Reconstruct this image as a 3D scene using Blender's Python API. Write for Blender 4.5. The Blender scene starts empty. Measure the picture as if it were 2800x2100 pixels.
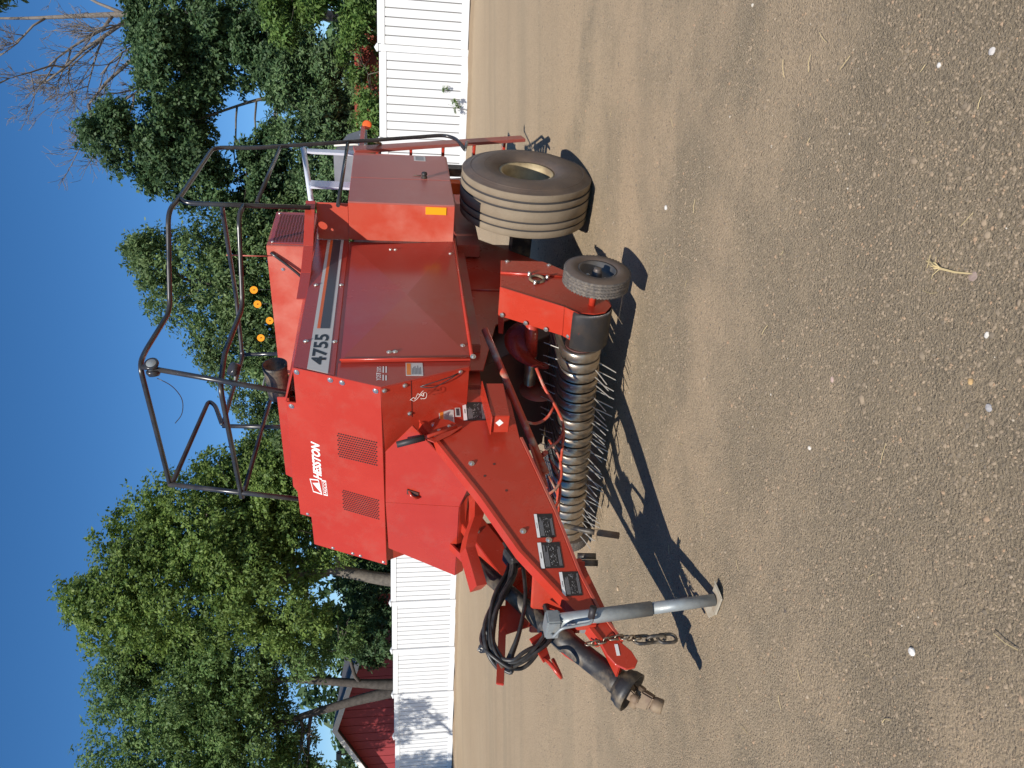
import bpy, bmesh, math, random
import numpy as np
from mathutils import Vector, Matrix
random.seed(7); RNG = np.random.default_rng(7)
PI = math.pi
scene = bpy.context.scene
col = scene.collection

# ------------------------------------------------------------------ camera
HC = 1.57
PITCH = math.atan(330 / 2050.0)
cam_d = bpy.data.cameras.new('camera'); cam = bpy.data.objects.new('camera', cam_d); col.objects.link(cam)
cam_d.sensor_fit = 'HORIZONTAL'; cam_d.sensor_width = 36.0; cam_d.lens = 36.0 * 2050 / 2800
cam_d.clip_start = 0.05; cam_d.clip_end = 3000
fw = Vector((0, math.cos(PITCH), -math.sin(PITCH))); up = Vector((0, math.sin(PITCH), math.cos(PITCH)))
# the photograph was taken upright and is stored lying on its side: the top of the place is at the left of the frame
cx_, cy_, cz_ = -up, Vector((1, 0, 0)), -fw
cam.matrix_world = Matrix(((cx_.x, cy_.x, cz_.x, 0), (cx_.y, cy_.y, cz_.y, 0), (cx_.z, cy_.z, cz_.z, HC), (0, 0, 0, 1)))
scene.camera = cam

# ------------------------------------------------------------------ sky and sun
SUN = Vector((-0.310, -0.822, 1.0)).normalized()
elev = math.asin(SUN.z); rot = math.atan2(SUN.x, SUN.y) % (2 * PI)
world = bpy.data.worlds.new('World'); scene.world = world; world.use_nodes = True
wn = world.node_tree.nodes; wl = world.node_tree.links
wn.clear()
sky = wn.new('ShaderNodeTexSky'); sky.sky_type = 'NISHITA'; sky.sun_disc = False
sky.sun_elevation = elev; sky.sun_rotation = rot
sky.altitude = 1500; sky.air_density = 1.0; sky.dust_density = 0.2; sky.ozone_density = 5.0
bg = wn.new('ShaderNodeBackground'); bg.inputs['Strength'].default_value = 0.102
wo = wn.new('ShaderNodeOutputWorld')
hs_ = wn.new('ShaderNodeHueSaturation'); hs_.inputs['Saturation'].default_value = 1.21
wl.new(sky.outputs[0], hs_.inputs['Color']); wl.new(hs_.outputs[0], bg.inputs[0]); wl.new(bg.outputs[0], wo.inputs[0])
sun_d = bpy.data.lights.new('sun', 'SUN'); sun_d.energy = 4.8; sun_d.angle = math.radians(0.53); sun_d.color = (1.0, 0.95, 0.87)
sun = bpy.data.objects.new('sun', sun_d); col.objects.link(sun)
sun.rotation_mode = 'QUATERNION'; sun.rotation_quaternion = SUN.to_track_quat('Z', 'Y'); sun.location = SUN * 60
scene.view_settings.view_transform = 'Standard'; scene.view_settings.look = 'None'
scene.view_settings.exposure = 0.28; scene.view_settings.gamma = 1.0
scene.view_settings.use_curve_mapping = False
scene.cycles.max_bounces = 8

# ------------------------------------------------------------------ materials
MATS = {}
def mat(name, c1, rough=0.5, metal=0.0, c2=None, scale=4.0, lo=0.35, hi=0.65, bump=0.0, bscale=60.0, c3=None, scale3=1.2, amt3=0.0, spec=0.5, rvar=0.0, detail=5.0):
    if name in MATS: return MATS[name]
    m = bpy.data.materials.new(name); m.use_nodes = True
    nt = m.node_tree; N = nt.nodes; L = nt.links
    b = N['Principled BSDF']
    b.inputs['Roughness'].default_value = rough; b.inputs['Metallic'].default_value = metal
    b.inputs['Specular IOR Level'].default_value = spec
    b.inputs['Base Color'].default_value = (*c1, 1)
    tc = N.new('ShaderNodeTexCoord')
    out = None
    if c2 is not None:
        nz = N.new('ShaderNodeTexNoise'); nz.inputs['Scale'].default_value = scale; nz.inputs['Detail'].default_value = detail; nz.inputs['Roughness'].default_value = 0.6
        L.new(tc.outputs['Object'], nz.inputs['Vector'])
        r = N.new('ShaderNodeMapRange'); r.inputs[1].default_value = lo; r.inputs[2].default_value = hi
        L.new(nz.outputs['Fac'], r.inputs[0])
        mx = N.new('ShaderNodeMix'); mx.data_type = 'RGBA'
        mx.inputs[6].default_value = (*c1, 1); mx.inputs[7].default_value = (*c2, 1)
        L.new(r.outputs[0], mx.inputs[0]); out = mx.outputs[2]
        if rvar:
            rr = N.new('ShaderNodeMapRange'); rr.inputs[3].default_value = rough - rvar; rr.inputs[4].default_value = rough + rvar
            L.new(r.outputs[0], rr.inputs[0]); L.new(rr.outputs[0], b.inputs['Roughness'])
    if c3 is not None:
        n3 = N.new('ShaderNodeTexNoise'); n3.inputs['Scale'].default_value = scale3; n3.inputs['Detail'].default_value = 6; n3.inputs['Roughness'].default_value = 0.7
        L.new(tc.outputs['Object'], n3.inputs['Vector'])
        r3 = N.new('ShaderNodeMapRange'); r3.inputs[1].default_value = 0.5; r3.inputs[2].default_value = 0.75; r3.inputs[4].default_value = amt3
        L.new(n3.outputs['Fac'], r3.inputs[0])
        m3 = N.new('ShaderNodeMix'); m3.data_type = 'RGBA'
        m3.inputs[6].default_value = (*c1, 1); m3.inputs[7].default_value = (*c3, 1)
        if out: L.new(out, m3.inputs[6])
        L.new(r3.outputs[0], m3.inputs[0]); out = m3.outputs[2]
    if out: L.new(out, b.inputs['Base Color'])
    if bump:
        nb = N.new('ShaderNodeTexNoise'); nb.inputs['Scale'].default_value = bscale; nb.inputs['Detail'].default_value = 4
        L.new(tc.outputs['Object'], nb.inputs['Vector'])
        bp = N.new('ShaderNodeBump'); bp.inputs['Strength'].default_value = bump; bp.inputs['Distance'].default_value = 0.01
        L.new(nb.outputs['Fac'], bp.inputs['Height']); L.new(bp.outputs[0], b.inputs['Normal'])
    MATS[name] = m; return m

RED = mat('red_paint', (0.405, 0.033, 0.016), 0.27, c2=(0.44, 0.041, 0.021), scale=2.2, c3=(0.38, 0.115, 0.078), scale3=5.0, amt3=0.34, rvar=0.05, bump=0.02, bscale=9.0)
REDS = mat('shaded_side_red', (0.345, 0.034, 0.022), 0.24, c2=(0.375, 0.043, 0.030), scale=1.6, c3=(0.34, 0.10, 0.08), scale3=2.2, amt3=0.4, rvar=0.06, bump=0.02, bscale=7.0)  # same red paint darkened, putting the side's grazing-light shade into the colour
REDF = mat('faded_red_paint', (0.50, 0.075, 0.042), 0.45, c2=(0.56, 0.17, 0.12), scale=1.6, lo=0.42, hi=0.58, c3=(0.50, 0.045, 0.02), scale3=1.1, amt3=0.9, rvar=0.08)
REDD = mat('dusty_red_paint', (0.42, 0.045, 0.025), 0.5, c2=(0.36, 0.09, 0.06), scale=5.0, c3=(0.30, 0.20, 0.13), scale3=3.0, amt3=0.5)
WORN = mat('worn_red_pipe', (0.47, 0.06, 0.03), 0.4, c2=(0.42, 0.32, 0.24), scale=9.0, lo=0.5, hi=0.66, c3=(0.14, 0.07, 0.04), scale3=14, amt3=0.6)
STEEL = mat('polished_steel', (0.42, 0.375, 0.31), 0.38, 0.9, c2=(0.36, 0.26, 0.17), scale=7.0, lo=0.42, hi=0.70, rvar=0.1, c3=(0.19, 0.12, 0.075), scale3=3.0, amt3=0.85)
TINE = mat('tine_wire', (0.50, 0.46, 0.40), 0.45, 0.6)
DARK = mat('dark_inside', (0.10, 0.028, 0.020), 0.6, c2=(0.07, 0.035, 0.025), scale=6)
BLACK = mat('black_tube_paint', (0.020, 0.021, 0.026), 0.28, c2=(0.045, 0.042, 0.042), scale=8, rvar=0.08)
BLACKD = mat('dusty_black', (0.022, 0.021, 0.022), 0.5, c2=(0.20, 0.155, 0.10), scale=9.0, lo=0.43, hi=0.68, bump=0.15, bscale=40)
BAREBLK = mat('scraped_iron', (0.085, 0.080, 0.080), 0.42, 0.3, c2=(0.16, 0.12, 0.09), scale=11, lo=0.45, hi=0.8)
HOSE = mat('rubber_hose', (0.018, 0.018, 0.019), 0.42, c2=(0.05, 0.047, 0.043), scale=20)
GALV = mat('galvanised_steel', (0.31, 0.335, 0.335), 0.5, 0.35, c2=(0.24, 0.255, 0.255), scale=28, rvar=0.1, c3=(0.30, 0.25, 0.19), scale3=5, amt3=0.5)
ZINC = mat('zinc_bolt', (0.62, 0.60, 0.56), 0.3, 0.9)
WHITE = mat('white_print', (0.78, 0.76, 0.72), 0.4)
SILV = mat('silver_print', (0.55, 0.53, 0.50), 0.4)
PBLACK = mat('black_print', (0.018, 0.017, 0.018), 0.35)
PGREY = mat('charcoal_print', (0.055, 0.048, 0.055), 0.3)
PORG = mat('orange_print', (0.72, 0.13, 0.025), 0.4)
PWARN = mat('warning_orange_print', (0.75, 0.22, 0.03), 0.4)
AMBER = mat('amber_reflector', (0.90, 0.36, 0.012), 0.35)
ORED = mat('orange_red_reflector', (0.85, 0.13, 0.025), 0.35)
BLUE = mat('blue_print', (0.03, 0.10, 0.45), 0.4)
TREAD = mat('dusty_tread', (0.245, 0.196, 0.140), 0.9, c2=(0.20, 0.157, 0.11), scale=5, bump=0.2, bscale=70, spec=0.2)
SIDEW = mat('brown_sidewall', (0.075, 0.055, 0.044), 0.55, c2=(0.12, 0.085, 0.062), scale=6, bump=0.12, bscale=50, c3=(0.16, 0.09, 0.05), scale3=4, amt3=0.5)
GROOVE = mat('tread_groove', (0.045, 0.040, 0.040), 0.8)
RIM = mat('cream_rim', (0.46, 0.365, 0.20), 0.6, c2=(0.22, 0.16, 0.09), scale=6)
GRIM = mat('grey_steel_rim', (0.07, 0.068, 0.068), 0.4, 0.3, c2=(0.12, 0.11, 0.10), scale=10)
RUST = mat('brown_rusty_iron', (0.15, 0.095, 0.060), 0.7, c2=(0.25, 0.18, 0.11), scale=12, bump=0.3, bscale=45)
GRIP = mat('grip_rubber', (0.025, 0.021, 0.022), 0.55)
ALU = mat('pale_aluminium', (0.66, 0.67, 0.74), 0.4, 0.1)
GREYP = mat('grey_plastic_sheet', (0.12, 0.12, 0.135), 0.5, c2=(0.18, 0.18, 0.19), scale=4)
TWINE = mat('white_twine', (0.70, 0.66, 0.58), 0.8)
VINYL = mat('white_vinyl', (0.73, 0.735, 0.73), 0.4, c2=(0.70, 0.705, 0.70), scale=1.5, c3=(0.60, 0.56, 0.48), scale3=2.0, amt3=0.2)
VGAP = mat('vinyl_groove_dark', (0.16, 0.155, 0.145), 0.7)  # dark grey for the sheet that shows between the fence boards

# ------------------------------------------------------------------ mesh helpers
def link(name, me, m=None, parent=None):
    o = bpy.data.objects.new(name, me); col.objects.link(o)
    if m is not None: me.materials.append(m)
    if parent is not None: o.parent = parent
    return o
def tag(o, label=None, cat=None, group=None, kind=None):
    if label: o['label'] = label
    if cat: o['category'] = cat
    if group: o['group'] = group
    if kind: o['kind'] = kind
    return o
def from_bm(name, bm, m, parent=None, smooth=False, recalc=True):
    if recalc: bmesh.ops.recalc_face_normals(bm, faces=bm.faces)
    me = bpy.data.meshes.new(name); bm.to_mesh(me); bm.free()
    if smooth:
        for p in me.polygons: p.use_smooth = True
    return link(name, me, m, parent)
def V(*p): return Vector(p)
def plate(name, pts, th, m, parent, bev=0.0025, flip=False, out=None):
    """flat polygon (3D points, in order) given a thickness behind its outward side"""
    pts = [Vector(p) for p in pts]
    n = Vector((0, 0, 0)); k = len(pts)
    for i in range(k):
        p, q = pts[i], pts[(i + 1) % k]
        n += Vector(((p.y - q.y) * (p.z + q.z), (p.z - q.z) * (p.x + q.x), (p.x - q.x) * (p.y + q.y)))
    n.normalize()
    hint = Vector(out) if out else Vector((0.85, 0.5, 0.12))          # plates show their face to the near front side unless told otherwise
    if n.dot(hint) < 0: n = -n
    bm = bmesh.new()
    f = [bm.verts.new(p) for p in pts]; b = [bm.verts.new(p - n * th) for p in pts]
    bm.faces.new(f); bm.faces.new(b[::-1])
    for i in range(k): bm.faces.new((f[i], b[i], b[(i + 1) % k], f[(i + 1) % k]))
    bmesh.ops.recalc_face_normals(bm, faces=bm.faces)
    if bev:
        bmesh.ops.bevel(bm, geom=bm.edges[:], offset=min(bev, th * 0.4), segments=1, affect='EDGES', clamp_overlap=True)
    return from_bm(name, bm, m, parent)
def bx(bm, x0, x1, y0, y1, z0, z1):
    v = [bm.verts.new((x, y, z)) for z in (z0, z1) for y in (y0, y1) for x in (x0, x1)]
    for f in ((0, 2, 3, 1), (4, 5, 7, 6), (0, 1, 5, 4), (2, 6, 7, 3), (0, 4, 6, 2), (1, 3, 7, 5)): bm.faces.new([v[i] for i in f])
    return v
def box(name, x0, x1, y0, y1, z0, z1, m, parent=None, bev=0.006):
    bm = bmesh.new(); bx(bm, min(x0, x1), max(x0, x1), min(y0, y1), max(y0, y1), min(z0, z1), max(z0, z1))
    if bev: bmesh.ops.bevel(bm, geom=bm.edges[:], offset=bev, segments=2, affect='EDGES', clamp_overlap=True)
    return from_bm(name, bm, m, parent)
def hexa(name, top, bot, m, parent, bev=0.005):
    """solid between two quads of 3D points"""
    bm = bmesh.new()
    a = [bm.verts.new(p) for p in top]; b = [bm.verts.new(p) for p in bot]; k = len(top)
    bm.faces.new(a); bm.faces.new(b[::-1])
    for i in range(k): bm.faces.new((a[i], b[i], b[(i + 1) % k], a[(i + 1) % k]))
    bmesh.ops.recalc_face_normals(bm, faces=bm.faces)
    if bev: bmesh.ops.bevel(bm, geom=bm.edges[:], offset=bev, segments=2, affect='EDGES', clamp_overlap=True)
    return from_bm(name, bm, m, parent)
def smooth_path(pts, r, n=5):
    """round the corners of a polyline"""
    pts = [Vector(p) for p in pts]; out = [pts[0]]
    for i in range(1, len(pts) - 1):
        p, q, s = pts[i - 1], pts[i], pts[i + 1]
        d1 = min(r, (q - p).length * 0.45); d2 = min(r, (s - q).length * 0.45)
        a = q + (p - q).normalized() * d1; c = q + (s - q).normalized() * d2
        for k in range(n + 1):
            t = k / n; out.append(a * (1 - t) ** 2 + q * 2 * t * (1 - t) + c * t * t)
    out.append(pts[-1]); return out
def sweep(bm, pts, r, seg=10, cap=True):
    pts = [Vector(p) for p in pts]; k = len(pts)
    rr = r if isinstance(r, (list, tuple)) else [r] * k
    t0 = (pts[1] - pts[0]).normalized()
    ref = Vector((0, 0, 1)) if abs(t0.z) < 0.9 else Vector((1, 0, 0))
    nrm = (ref - t0 * ref.dot(t0)).normalized(); rings = []
    for i in range(k):
        if i == 0: t = pts[1] - pts[0]
        elif i == k - 1: t = pts[-1] - pts[-2]
        else: t = (pts[i + 1] - pts[i]).normalized() + (pts[i] - pts[i - 1]).normalized()
        if t.length < 1e-9: t = t0
        t = t.normalized(); nrm = (nrm - t * nrm.dot(t))
        nrm = nrm.normalized() if nrm.length > 1e-6 else t.orthogonal().normalized()
        b = t.cross(nrm)
        rings.append([bm.verts.new(pts[i] + (nrm * math.cos(2 * PI * j / seg) + b * math.sin(2 * PI * j / seg)) * rr[i]) for j in range(seg)])
    for i in range(k - 1):
        for j in range(seg):
            bm.faces.new((rings[i][j], rings[i][(j + 1) % seg], rings[i + 1][(j + 1) % seg], rings[i + 1][j]))
    if cap:
        bm.faces.new(rings[0][::-1]); bm.faces.new(rings[-1])
def tube(name, pts, r, m, parent=None, seg=10, fillet=0.0, n=5):
    bm = bmesh.new(); sweep(bm, smooth_path(pts, fillet, n) if fillet else pts, r, seg)
    o = from_bm(name, bm, m, parent, True); sharp_caps(o.data); return o
def sharp_caps(me):
    for p in me.polygons:
        if len(p.vertices) > 4: p.use_smooth = False
def basis(axis):
    axis = Vector(axis).normalized(); x = axis.orthogonal().normalized(); return x, axis.cross(x), axis
def lathe(name, prof, centre, axis, m, parent=None, seg=48, mats=None, closed=False, smooth=True, wob=None):
    """prof: list of (distance along axis, radius)"""
    x, y, ax = basis(axis); c = Vector(centre); bm = bmesh.new(); rings = []
    for (d, r) in prof:
        ring = []
        for j in range(seg):
            a = 2 * PI * j / seg; dd = d + (wob(d, r, a) if wob else 0)
            ring.append(bm.verts.new(c + ax * dd + (x * math.cos(a) + y * math.sin(a)) * max(r, 1e-5)))
        rings.append(ring)
    k = len(rings); idx = {}
    for i in range(k if closed else k - 1):
        for j in range(seg):
            f = bm.faces.new((rings[i][j], rings[i][(j + 1) % seg], rings[(i + 1) % k][(j + 1) % seg], rings[(i + 1) % k][j]))
            if mats: f.material_index = mats[i]
    o = from_bm(name, bm, None, parent, smooth)
    for mm in (m if isinstance(m, (list, tuple)) else [m]): o.data.materials.append(mm)
    return o
def text(name, s, o, xd, yd, width, height, m, parent, off=0.0015, bold=0.0, shear=0.0, thick=0.0):
    cu = bpy.data.curves.new(name, 'FONT'); cu.body = s; cu.offset = bold; cu.shear = shear; cu.resolution_u = 4
    t = bpy.data.objects.new(name + '_tmp', cu); col.objects.link(t)
    dg = bpy.context.evaluated_depsgraph_get(); me = bpy.data.meshes.new_from_object(t.evaluated_get(dg))
    bpy.data.objects.remove(t); bpy.data.curves.remove(cu)
    xs = [v.co.x for v in me.vertices]; ys = [v.co.y for v in me.vertices]
    x0, x1, y0, y1 = min(xs), max(xs), min(ys), max(ys)
    o = Vector(o); xd = Vector(xd).normalized(); yd = Vector(yd).normalized(); n = xd.cross(yd)
    for v in me.vertices:
        v.co = o + xd * ((v.co.x - x0) / (x1 - x0) * width) + yd * ((v.co.y - y0) / (y1 - y0) * height) + n * off
    me.materials.clear(); me.update()
    return link(name, me, m, parent)
def sheet(bm, o, xd, yd, x0, x1, y0, y1, off):
    n = xd.cross(yd)
    v = [bm.verts.new(o + xd * a + yd * b + n * off) for a, b in ((x0, y0), (x1, y0), (x1, y1), (x0, y1))]
    bm.faces.new(v)
def decal(name, o, xd, yd, w, h, m, parent, bits=(), off=0.002, th=0.0015):
    """a thin stuck-on label; bits are flat printed rectangles (x0,x1,y0,y1 in 0..1, material)"""
    o = Vector(o); xd = Vector(xd).normalized(); yd = Vector(yd).normalized(); n = xd.cross(yd)
    p = plate(name, [o + n * (off), o + xd * w + n * off, o + xd * w + yd * h + n * off, o + yd * h + n * off], th, m, parent, bev=0.0)
    by = {}
    for (x0, x1, y0, y1, mm) in bits: by.setdefault(mm.name, (mm, []))[1].append((x0, x1, y0, y1))
    for k, (mm, rs) in by.items():
        bm = bmesh.new()
        for (x0, x1, y0, y1) in rs: sheet(bm, o, xd, yd, x0 * w, x1 * w, y0 * h, y1 * h, off + 0.0008)
        from_bm('print', bm, mm, p, recalc=False)
    return p
BOLT = None
def bolt(pos, n, parent, s=1.0, name='bolt'):
    global BOLT
    if BOLT is None:
        bm = bmesh.new()
        sec = [(0.0, 0.0135), (0.0025, 0.0135), (0.0025, 0.009), (0.006, 0.0085), (0.0085, 0.005), (0.0092, 0.0)]
        rings = [[bm.verts.new((r * math.cos(2 * PI * j / 8), r * math.sin(2 * PI * j / 8), z)) for j in range(8)] for z, r in sec[:-1]]
        for i in range(len(rings) - 1):
            for j in range(8): bm.faces.new((rings[i][j], rings[i][(j + 1) % 8], rings[i + 1][(j + 1) % 8], rings[i + 1][j]))
        bm.faces.new(rings[-1])
        BOLT = bpy.data.meshes.new('bolt'); bmesh.ops.recalc_face_normals(bm, faces=bm.faces); bm.to_mesh(BOLT); bm.free(); BOLT.materials.append(ZINC)
    o = bpy.data.objects.new(name, BOLT); col.objects.link(o); o.parent = parent
    o.location = pos; o.rotation_mode = 'QUATERNION'; o.rotation_quaternion = Vector(n).normalized().to_track_quat('Z', 'Y'); o.scale = (s, s, s)
    return o
def sstep(a, b, x):
    t = np.clip((x - a) / (b - a), 0, 1); return t * t * (3 - 2 * t)
FD = (-0.9025, 0.4307); FP = (6.67, 15.08); FS = 1.769
def ground_z(x, y):
    s = (x - FP[0]) * FD[0] + (y - FP[1]) * FD[1]           # metres along the fence, to the left
    d = -((x - FP[0]) * FD[1] - (y - FP[1]) * FD[0])        # metres in front of the fence (negative) or behind it
    return -0.0184 * np.clip(s, 0, 60) * sstep(6.5, 15.0, y)

def vnoise(x, y, seed):
    xi, yi = np.floor(x).astype(int), np.floor(y).astype(int); fx, fy = x - xi, y - yi; fx = fx * fx * (3 - 2 * fx); fy = fy * fy * (3 - 2 * fy)
    def h(i, j): v = np.sin(i * 127.1 + j * 311.7 + seed * 74.7) * 43758.5453; return v - np.floor(v)
    return (h(xi, yi) * (1 - fx) + h(xi + 1, yi) * fx) * (1 - fy) + (h(xi, yi + 1) * (1 - fx) + h(xi + 1, yi + 1) * fx) * fy
def stony(x, y):
    """0 = packed smooth soil, 1 = loose stony gravel"""
    c, s_ = 0.9025, -0.4307; u, v = x * c + y * s_, -x * s_ + y * c
    n = 0.5 * vnoise(u * 0.55, v * 1.25, 1) + 0.3 * vnoise(u * 1.3, v * 2.6, 2) + 0.2 * vnoise(x * 4.1, y * 4.1, 3)
    return np.clip(0.60 + 1.7 * (n - 0.5) + 0.12 * (3.4 - np.hypot(x, y)), 0, 1)
# ------------------------------------------------------------------ ground
def make_ground():
    xs = np.concatenate([-np.geomspace(400, 8, 26), np.linspace(-7.5, 7.5, 121), np.geomspace(8, 400, 26)])
    ys = np.concatenate([np.linspace(-60, 0, 8), np.linspace(0.4, 9, 90), np.geomspace(9.2, 27, 60), np.geomspace(28, 900, 24)])
    X, Y = np.meshgrid(xs, ys); Z = ground_z(X, Y)
    front = -(X - FP[0]) * 0.4307 - (Y - FP[1]) * 0.9025
    Z += 0.05 * np.exp(-((front - 0.15) / 0.28) ** 2)          # low ridge of loose dirt along the fence
    Z += 0.006 * np.sin(X * 3.1 + Y * 1.7) * np.sin(Y * 2.3 - X) * (np.abs(X) < 12)
    me = bpy.data.meshes.new('ground'); nx, ny = len(xs), len(ys)
    vs = np.stack([X.ravel(), Y.ravel(), Z.ravel()], 1)
    fs = [(j * nx + i, j * nx + i + 1, (j + 1) * nx + i + 1, (j + 1) * nx + i) for j in range(ny - 1) for i in range(nx - 1)]
    me.from_pydata(vs.tolist(), [], fs)
    at_ = me.attributes.new('stony', 'FLOAT', 'POINT'); at_.data.foreach_set('value', stony(X.ravel(), Y.ravel()).astype(np.float32))
    for p in me.polygons: p.use_smooth = True
    m = bpy.data.materials.new('gravelly_dirt'); m.use_nodes = True; N = m.node_tree.nodes; L = m.node_tree.links
    b = N['Principled BSDF']; b.inputs['Roughness'].default_value = 0.95; b.inputs['Specular IOR Level'].default_value = 0.15
    tc = N.new('ShaderNodeTexCoord')
    def noise(sc, det=6, rough=0.6, vec=None):
        n = N.new('ShaderNodeTexNoise'); n.inputs['Scale'].default_value = sc; n.inputs['Detail'].default_value = det; n.inputs['Roughness'].default_value = rough
        L.new(vec or tc.outputs['Object'], n.inputs['Vector']); return n
    def mixc(fac, a, c):
        x = N.new('ShaderNodeMix'); x.data_type = 'RGBA'
        if isinstance(a, tuple): x.inputs[6].default_value = (*a, 1)
        else: L.new(a, x.inputs[6])
        if isinstance(c, tuple): x.inputs[7].default_value = (*c, 1)
        else: L.new(c, x.inputs[7])
        L.new(fac, x.inputs[0]); return x.outputs[2]
    def rng(o, a, c, d=0.0, e=1.0):
        r = N.new('ShaderNodeMapRange'); r.inputs[1].default_value = a; r.inputs[2].default_value = c; r.inputs[3].default_value = d; r.inputs[4].default_value = e
        L.new(o, r.inputs[0]); return r.outputs[0]
    big = noise(0.55, 5, 0.55); mid = noise(4.0, 6, 0.65); fine = noise(55, 4, 0.7)
    sa_ = N.new('ShaderNodeAttribute'); sa_.attribute_name = 'stony'
    jm = N.new('ShaderNodeMath'); jm.operation = 'MULTIPLY_ADD'; jm.inputs[1].default_value = 0.9; L.new(mid.outputs['Fac'], jm.inputs[0]); L.new(sa_.outputs['Fac'], jm.inputs[2])
    st_ = rng(jm.outputs[0], 0.62, 1.25)
    soil = mixc(rng(big.outputs['Fac'], 0.38, 0.64), (0.388, 0.288, 0.188), (0.415, 0.312, 0.205))
    stones = mixc(rng(mid.outputs['Fac'], 0.35, 0.70), (0.388, 0.304, 0.202), (0.335, 0.268, 0.185))
    c = mixc(st_, soil, stones)
    c = mixc(rng(fine.outputs['Fac'], 0.42, 0.70, 0, 0.45), c, (0.324, 0.245, 0.145))
    vor = N.new('ShaderNodeTexVoronoi'); vor.inputs['Scale'].default_value = 150; L.new(tc.outputs['Object'], vor.inputs['Vector'])
    sep = N.new('ShaderNodeSeparateColor'); L.new(vor.outputs['Color'], sep.inputs[0])
    c = mixc(rng(sep.outputs[0], 0.74, 0.95, 0, 0.55), c, (0.130, 0.102, 0.070))
    c = mixc(rng(sep.outputs[1], 0.95, 0.998, 0, 0.5), c, (0.454, 0.337, 0.202))
    # packed wheel tracks running across the drive in front of the fence
    mp = N.new('ShaderNodeMapping'); mp.inputs['Rotation'].default_value = (0, 0, math.radians(25.5)); mp.inputs['Scale'].default_value = (0.05, 1.1, 1)
    L.new(tc.outputs['Object'], mp.inputs['Vector'])
    tr = noise(1.6, 3, 0.5, mp.outputs[0])
    c = mixc(rng(tr.outputs['Fac'], 0.5, 0.66, 0, 0.45), c, (0.279, 0.221, 0.148))
    # bank of lighter loose soil thrown up along the fence foot
    sx = N.new('ShaderNodeVectorMath'); sx.operation = 'DOT_PRODUCT'; sx.inputs[1].default_value = (-0.4307, -0.9025, 0)
    L.new(tc.outputs['Object'], sx.inputs[0])
    ad = N.new('ShaderNodeMath'); ad.operation = 'ADD'; ad.inputs[1].default_value = FP[0] * 0.4307 + FP[1] * 0.9025
    L.new(sx.outputs['Value'], ad.inputs[0])
    jt = N.new('ShaderNodeMath'); jt.operation = 'MULTIPLY_ADD'; jt.inputs[1].default_value = 0.5; L.new(mid.outputs['Fac'], jt.inputs[0]); L.new(ad.outputs[0], jt.inputs[2])
    c = mixc(rng(jt.outputs[0], 0.72, 0.95, 0.85, 0.0), c, (0.285, 0.205, 0.128))
    L.new(c, b.inputs['Base Color'])
    bp1 = N.new('ShaderNodeBump'); bp1.inputs['Distance'].default_value = 0.016; L.new(rng(st_, 0, 1, 0.6, 1.0), bp1.inputs['Strength'])
    n1 = noise(105, 7, 0.75)
    dn = noise(38, 3, 0.6); dv = N.new('ShaderNodeVectorMath'); dv.operation = 'MULTIPLY_ADD'; dv.inputs[1].default_value = (0.02, 0.02, 0.02)
    L.new(dn.outputs['Color'], dv.inputs[0]); L.new(tc.outputs['Object'], dv.inputs[2])
    v2 = N.new('ShaderNodeTexVoronoi'); v2.inputs['Scale'].default_value = 105; v2.inputs['Randomness'].default_value = 1.0; L.new(dv.outputs[0], v2.inputs['Vector'])
    hv = N.new('ShaderNodeMath'); hv.operation = 'MULTIPLY_ADD'; hv.inputs[1].default_value = -0.55; L.new(v2.outputs['Distance'], hv.inputs[0]); L.new(n1.outputs['Fac'], hv.inputs[2])
    L.new(hv.outputs[0], bp1.inputs['Height'])
    bp2 = N.new('ShaderNodeBump'); bp2.inputs['Strength'].default_value = 0.4; bp2.inputs['Distance'].default_value = 0.03
    n2 = noise(9, 8, 0.7); L.new(n2.outputs['Fac'], bp2.inputs['Height']); L.new(bp1.outputs[0], bp2.inputs['Normal']); L.new(bp2.outputs[0], b.inputs['Normal'])
    o = link('ground', me, m); tag(o, kind='structure'); return o
make_ground()

# ------------------------------------------------------------------ the baler (local axes: x forward to the hitch, y to the side we see, z up)
AZ = math.radians(35.5)
baler = bpy.data.objects.new('square_baler', None); col.objects.link(baler)
baler.location = (0.7024, 6.5659, 0.0); baler.rotation_euler = (0, 0, PI * 1.5 - AZ)
tag(baler, 'big red square hay baler parked on the dirt, number 4755 on its side', 'hay baler')
B = baler
Wn = Vector((0, 1, 0)); An = Vector((1, 0, 0)); Zn = Vector((0, 0, 1))
S = 0.81
# inner mass: chamber, feeder, axle
hexa('bale_chamber', [(2.0, -0.5, 2.05), (2.0, 0.55, 2.05), (-1.9, 0.42, 1.75), (-1.9, -0.42, 1.75)], [(2.0, -0.5, 1.02), (2.0, 0.55, 1.02), (-1.9, 0.42, 0.85), (-1.9, -0.42, 0.85)], REDD, B)
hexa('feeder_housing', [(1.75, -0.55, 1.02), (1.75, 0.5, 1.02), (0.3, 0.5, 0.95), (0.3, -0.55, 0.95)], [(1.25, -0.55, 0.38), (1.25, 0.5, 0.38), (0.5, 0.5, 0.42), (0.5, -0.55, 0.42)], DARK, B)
box('axle_beam', -0.09, 0.09, -0.84, 0.84, 0.42, 0.58, BLACKD, B)
box('axle_mount', -0.12, 0.12, 0.42, 0.52, 0.5, 1.12, REDD, B); box('axle_mount', -0.12, 0.12, -0.52, -0.42, 0.5, 1.12, REDD, B)
box('frame_rail', -1.2, 1.7, 0.56, 0.66, 1.0, 1.09, REDD, B); box('frame_rail', -1.2, 1.7, -0.66, -0.56, 1.0, 1.09, REDD, B)
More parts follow.
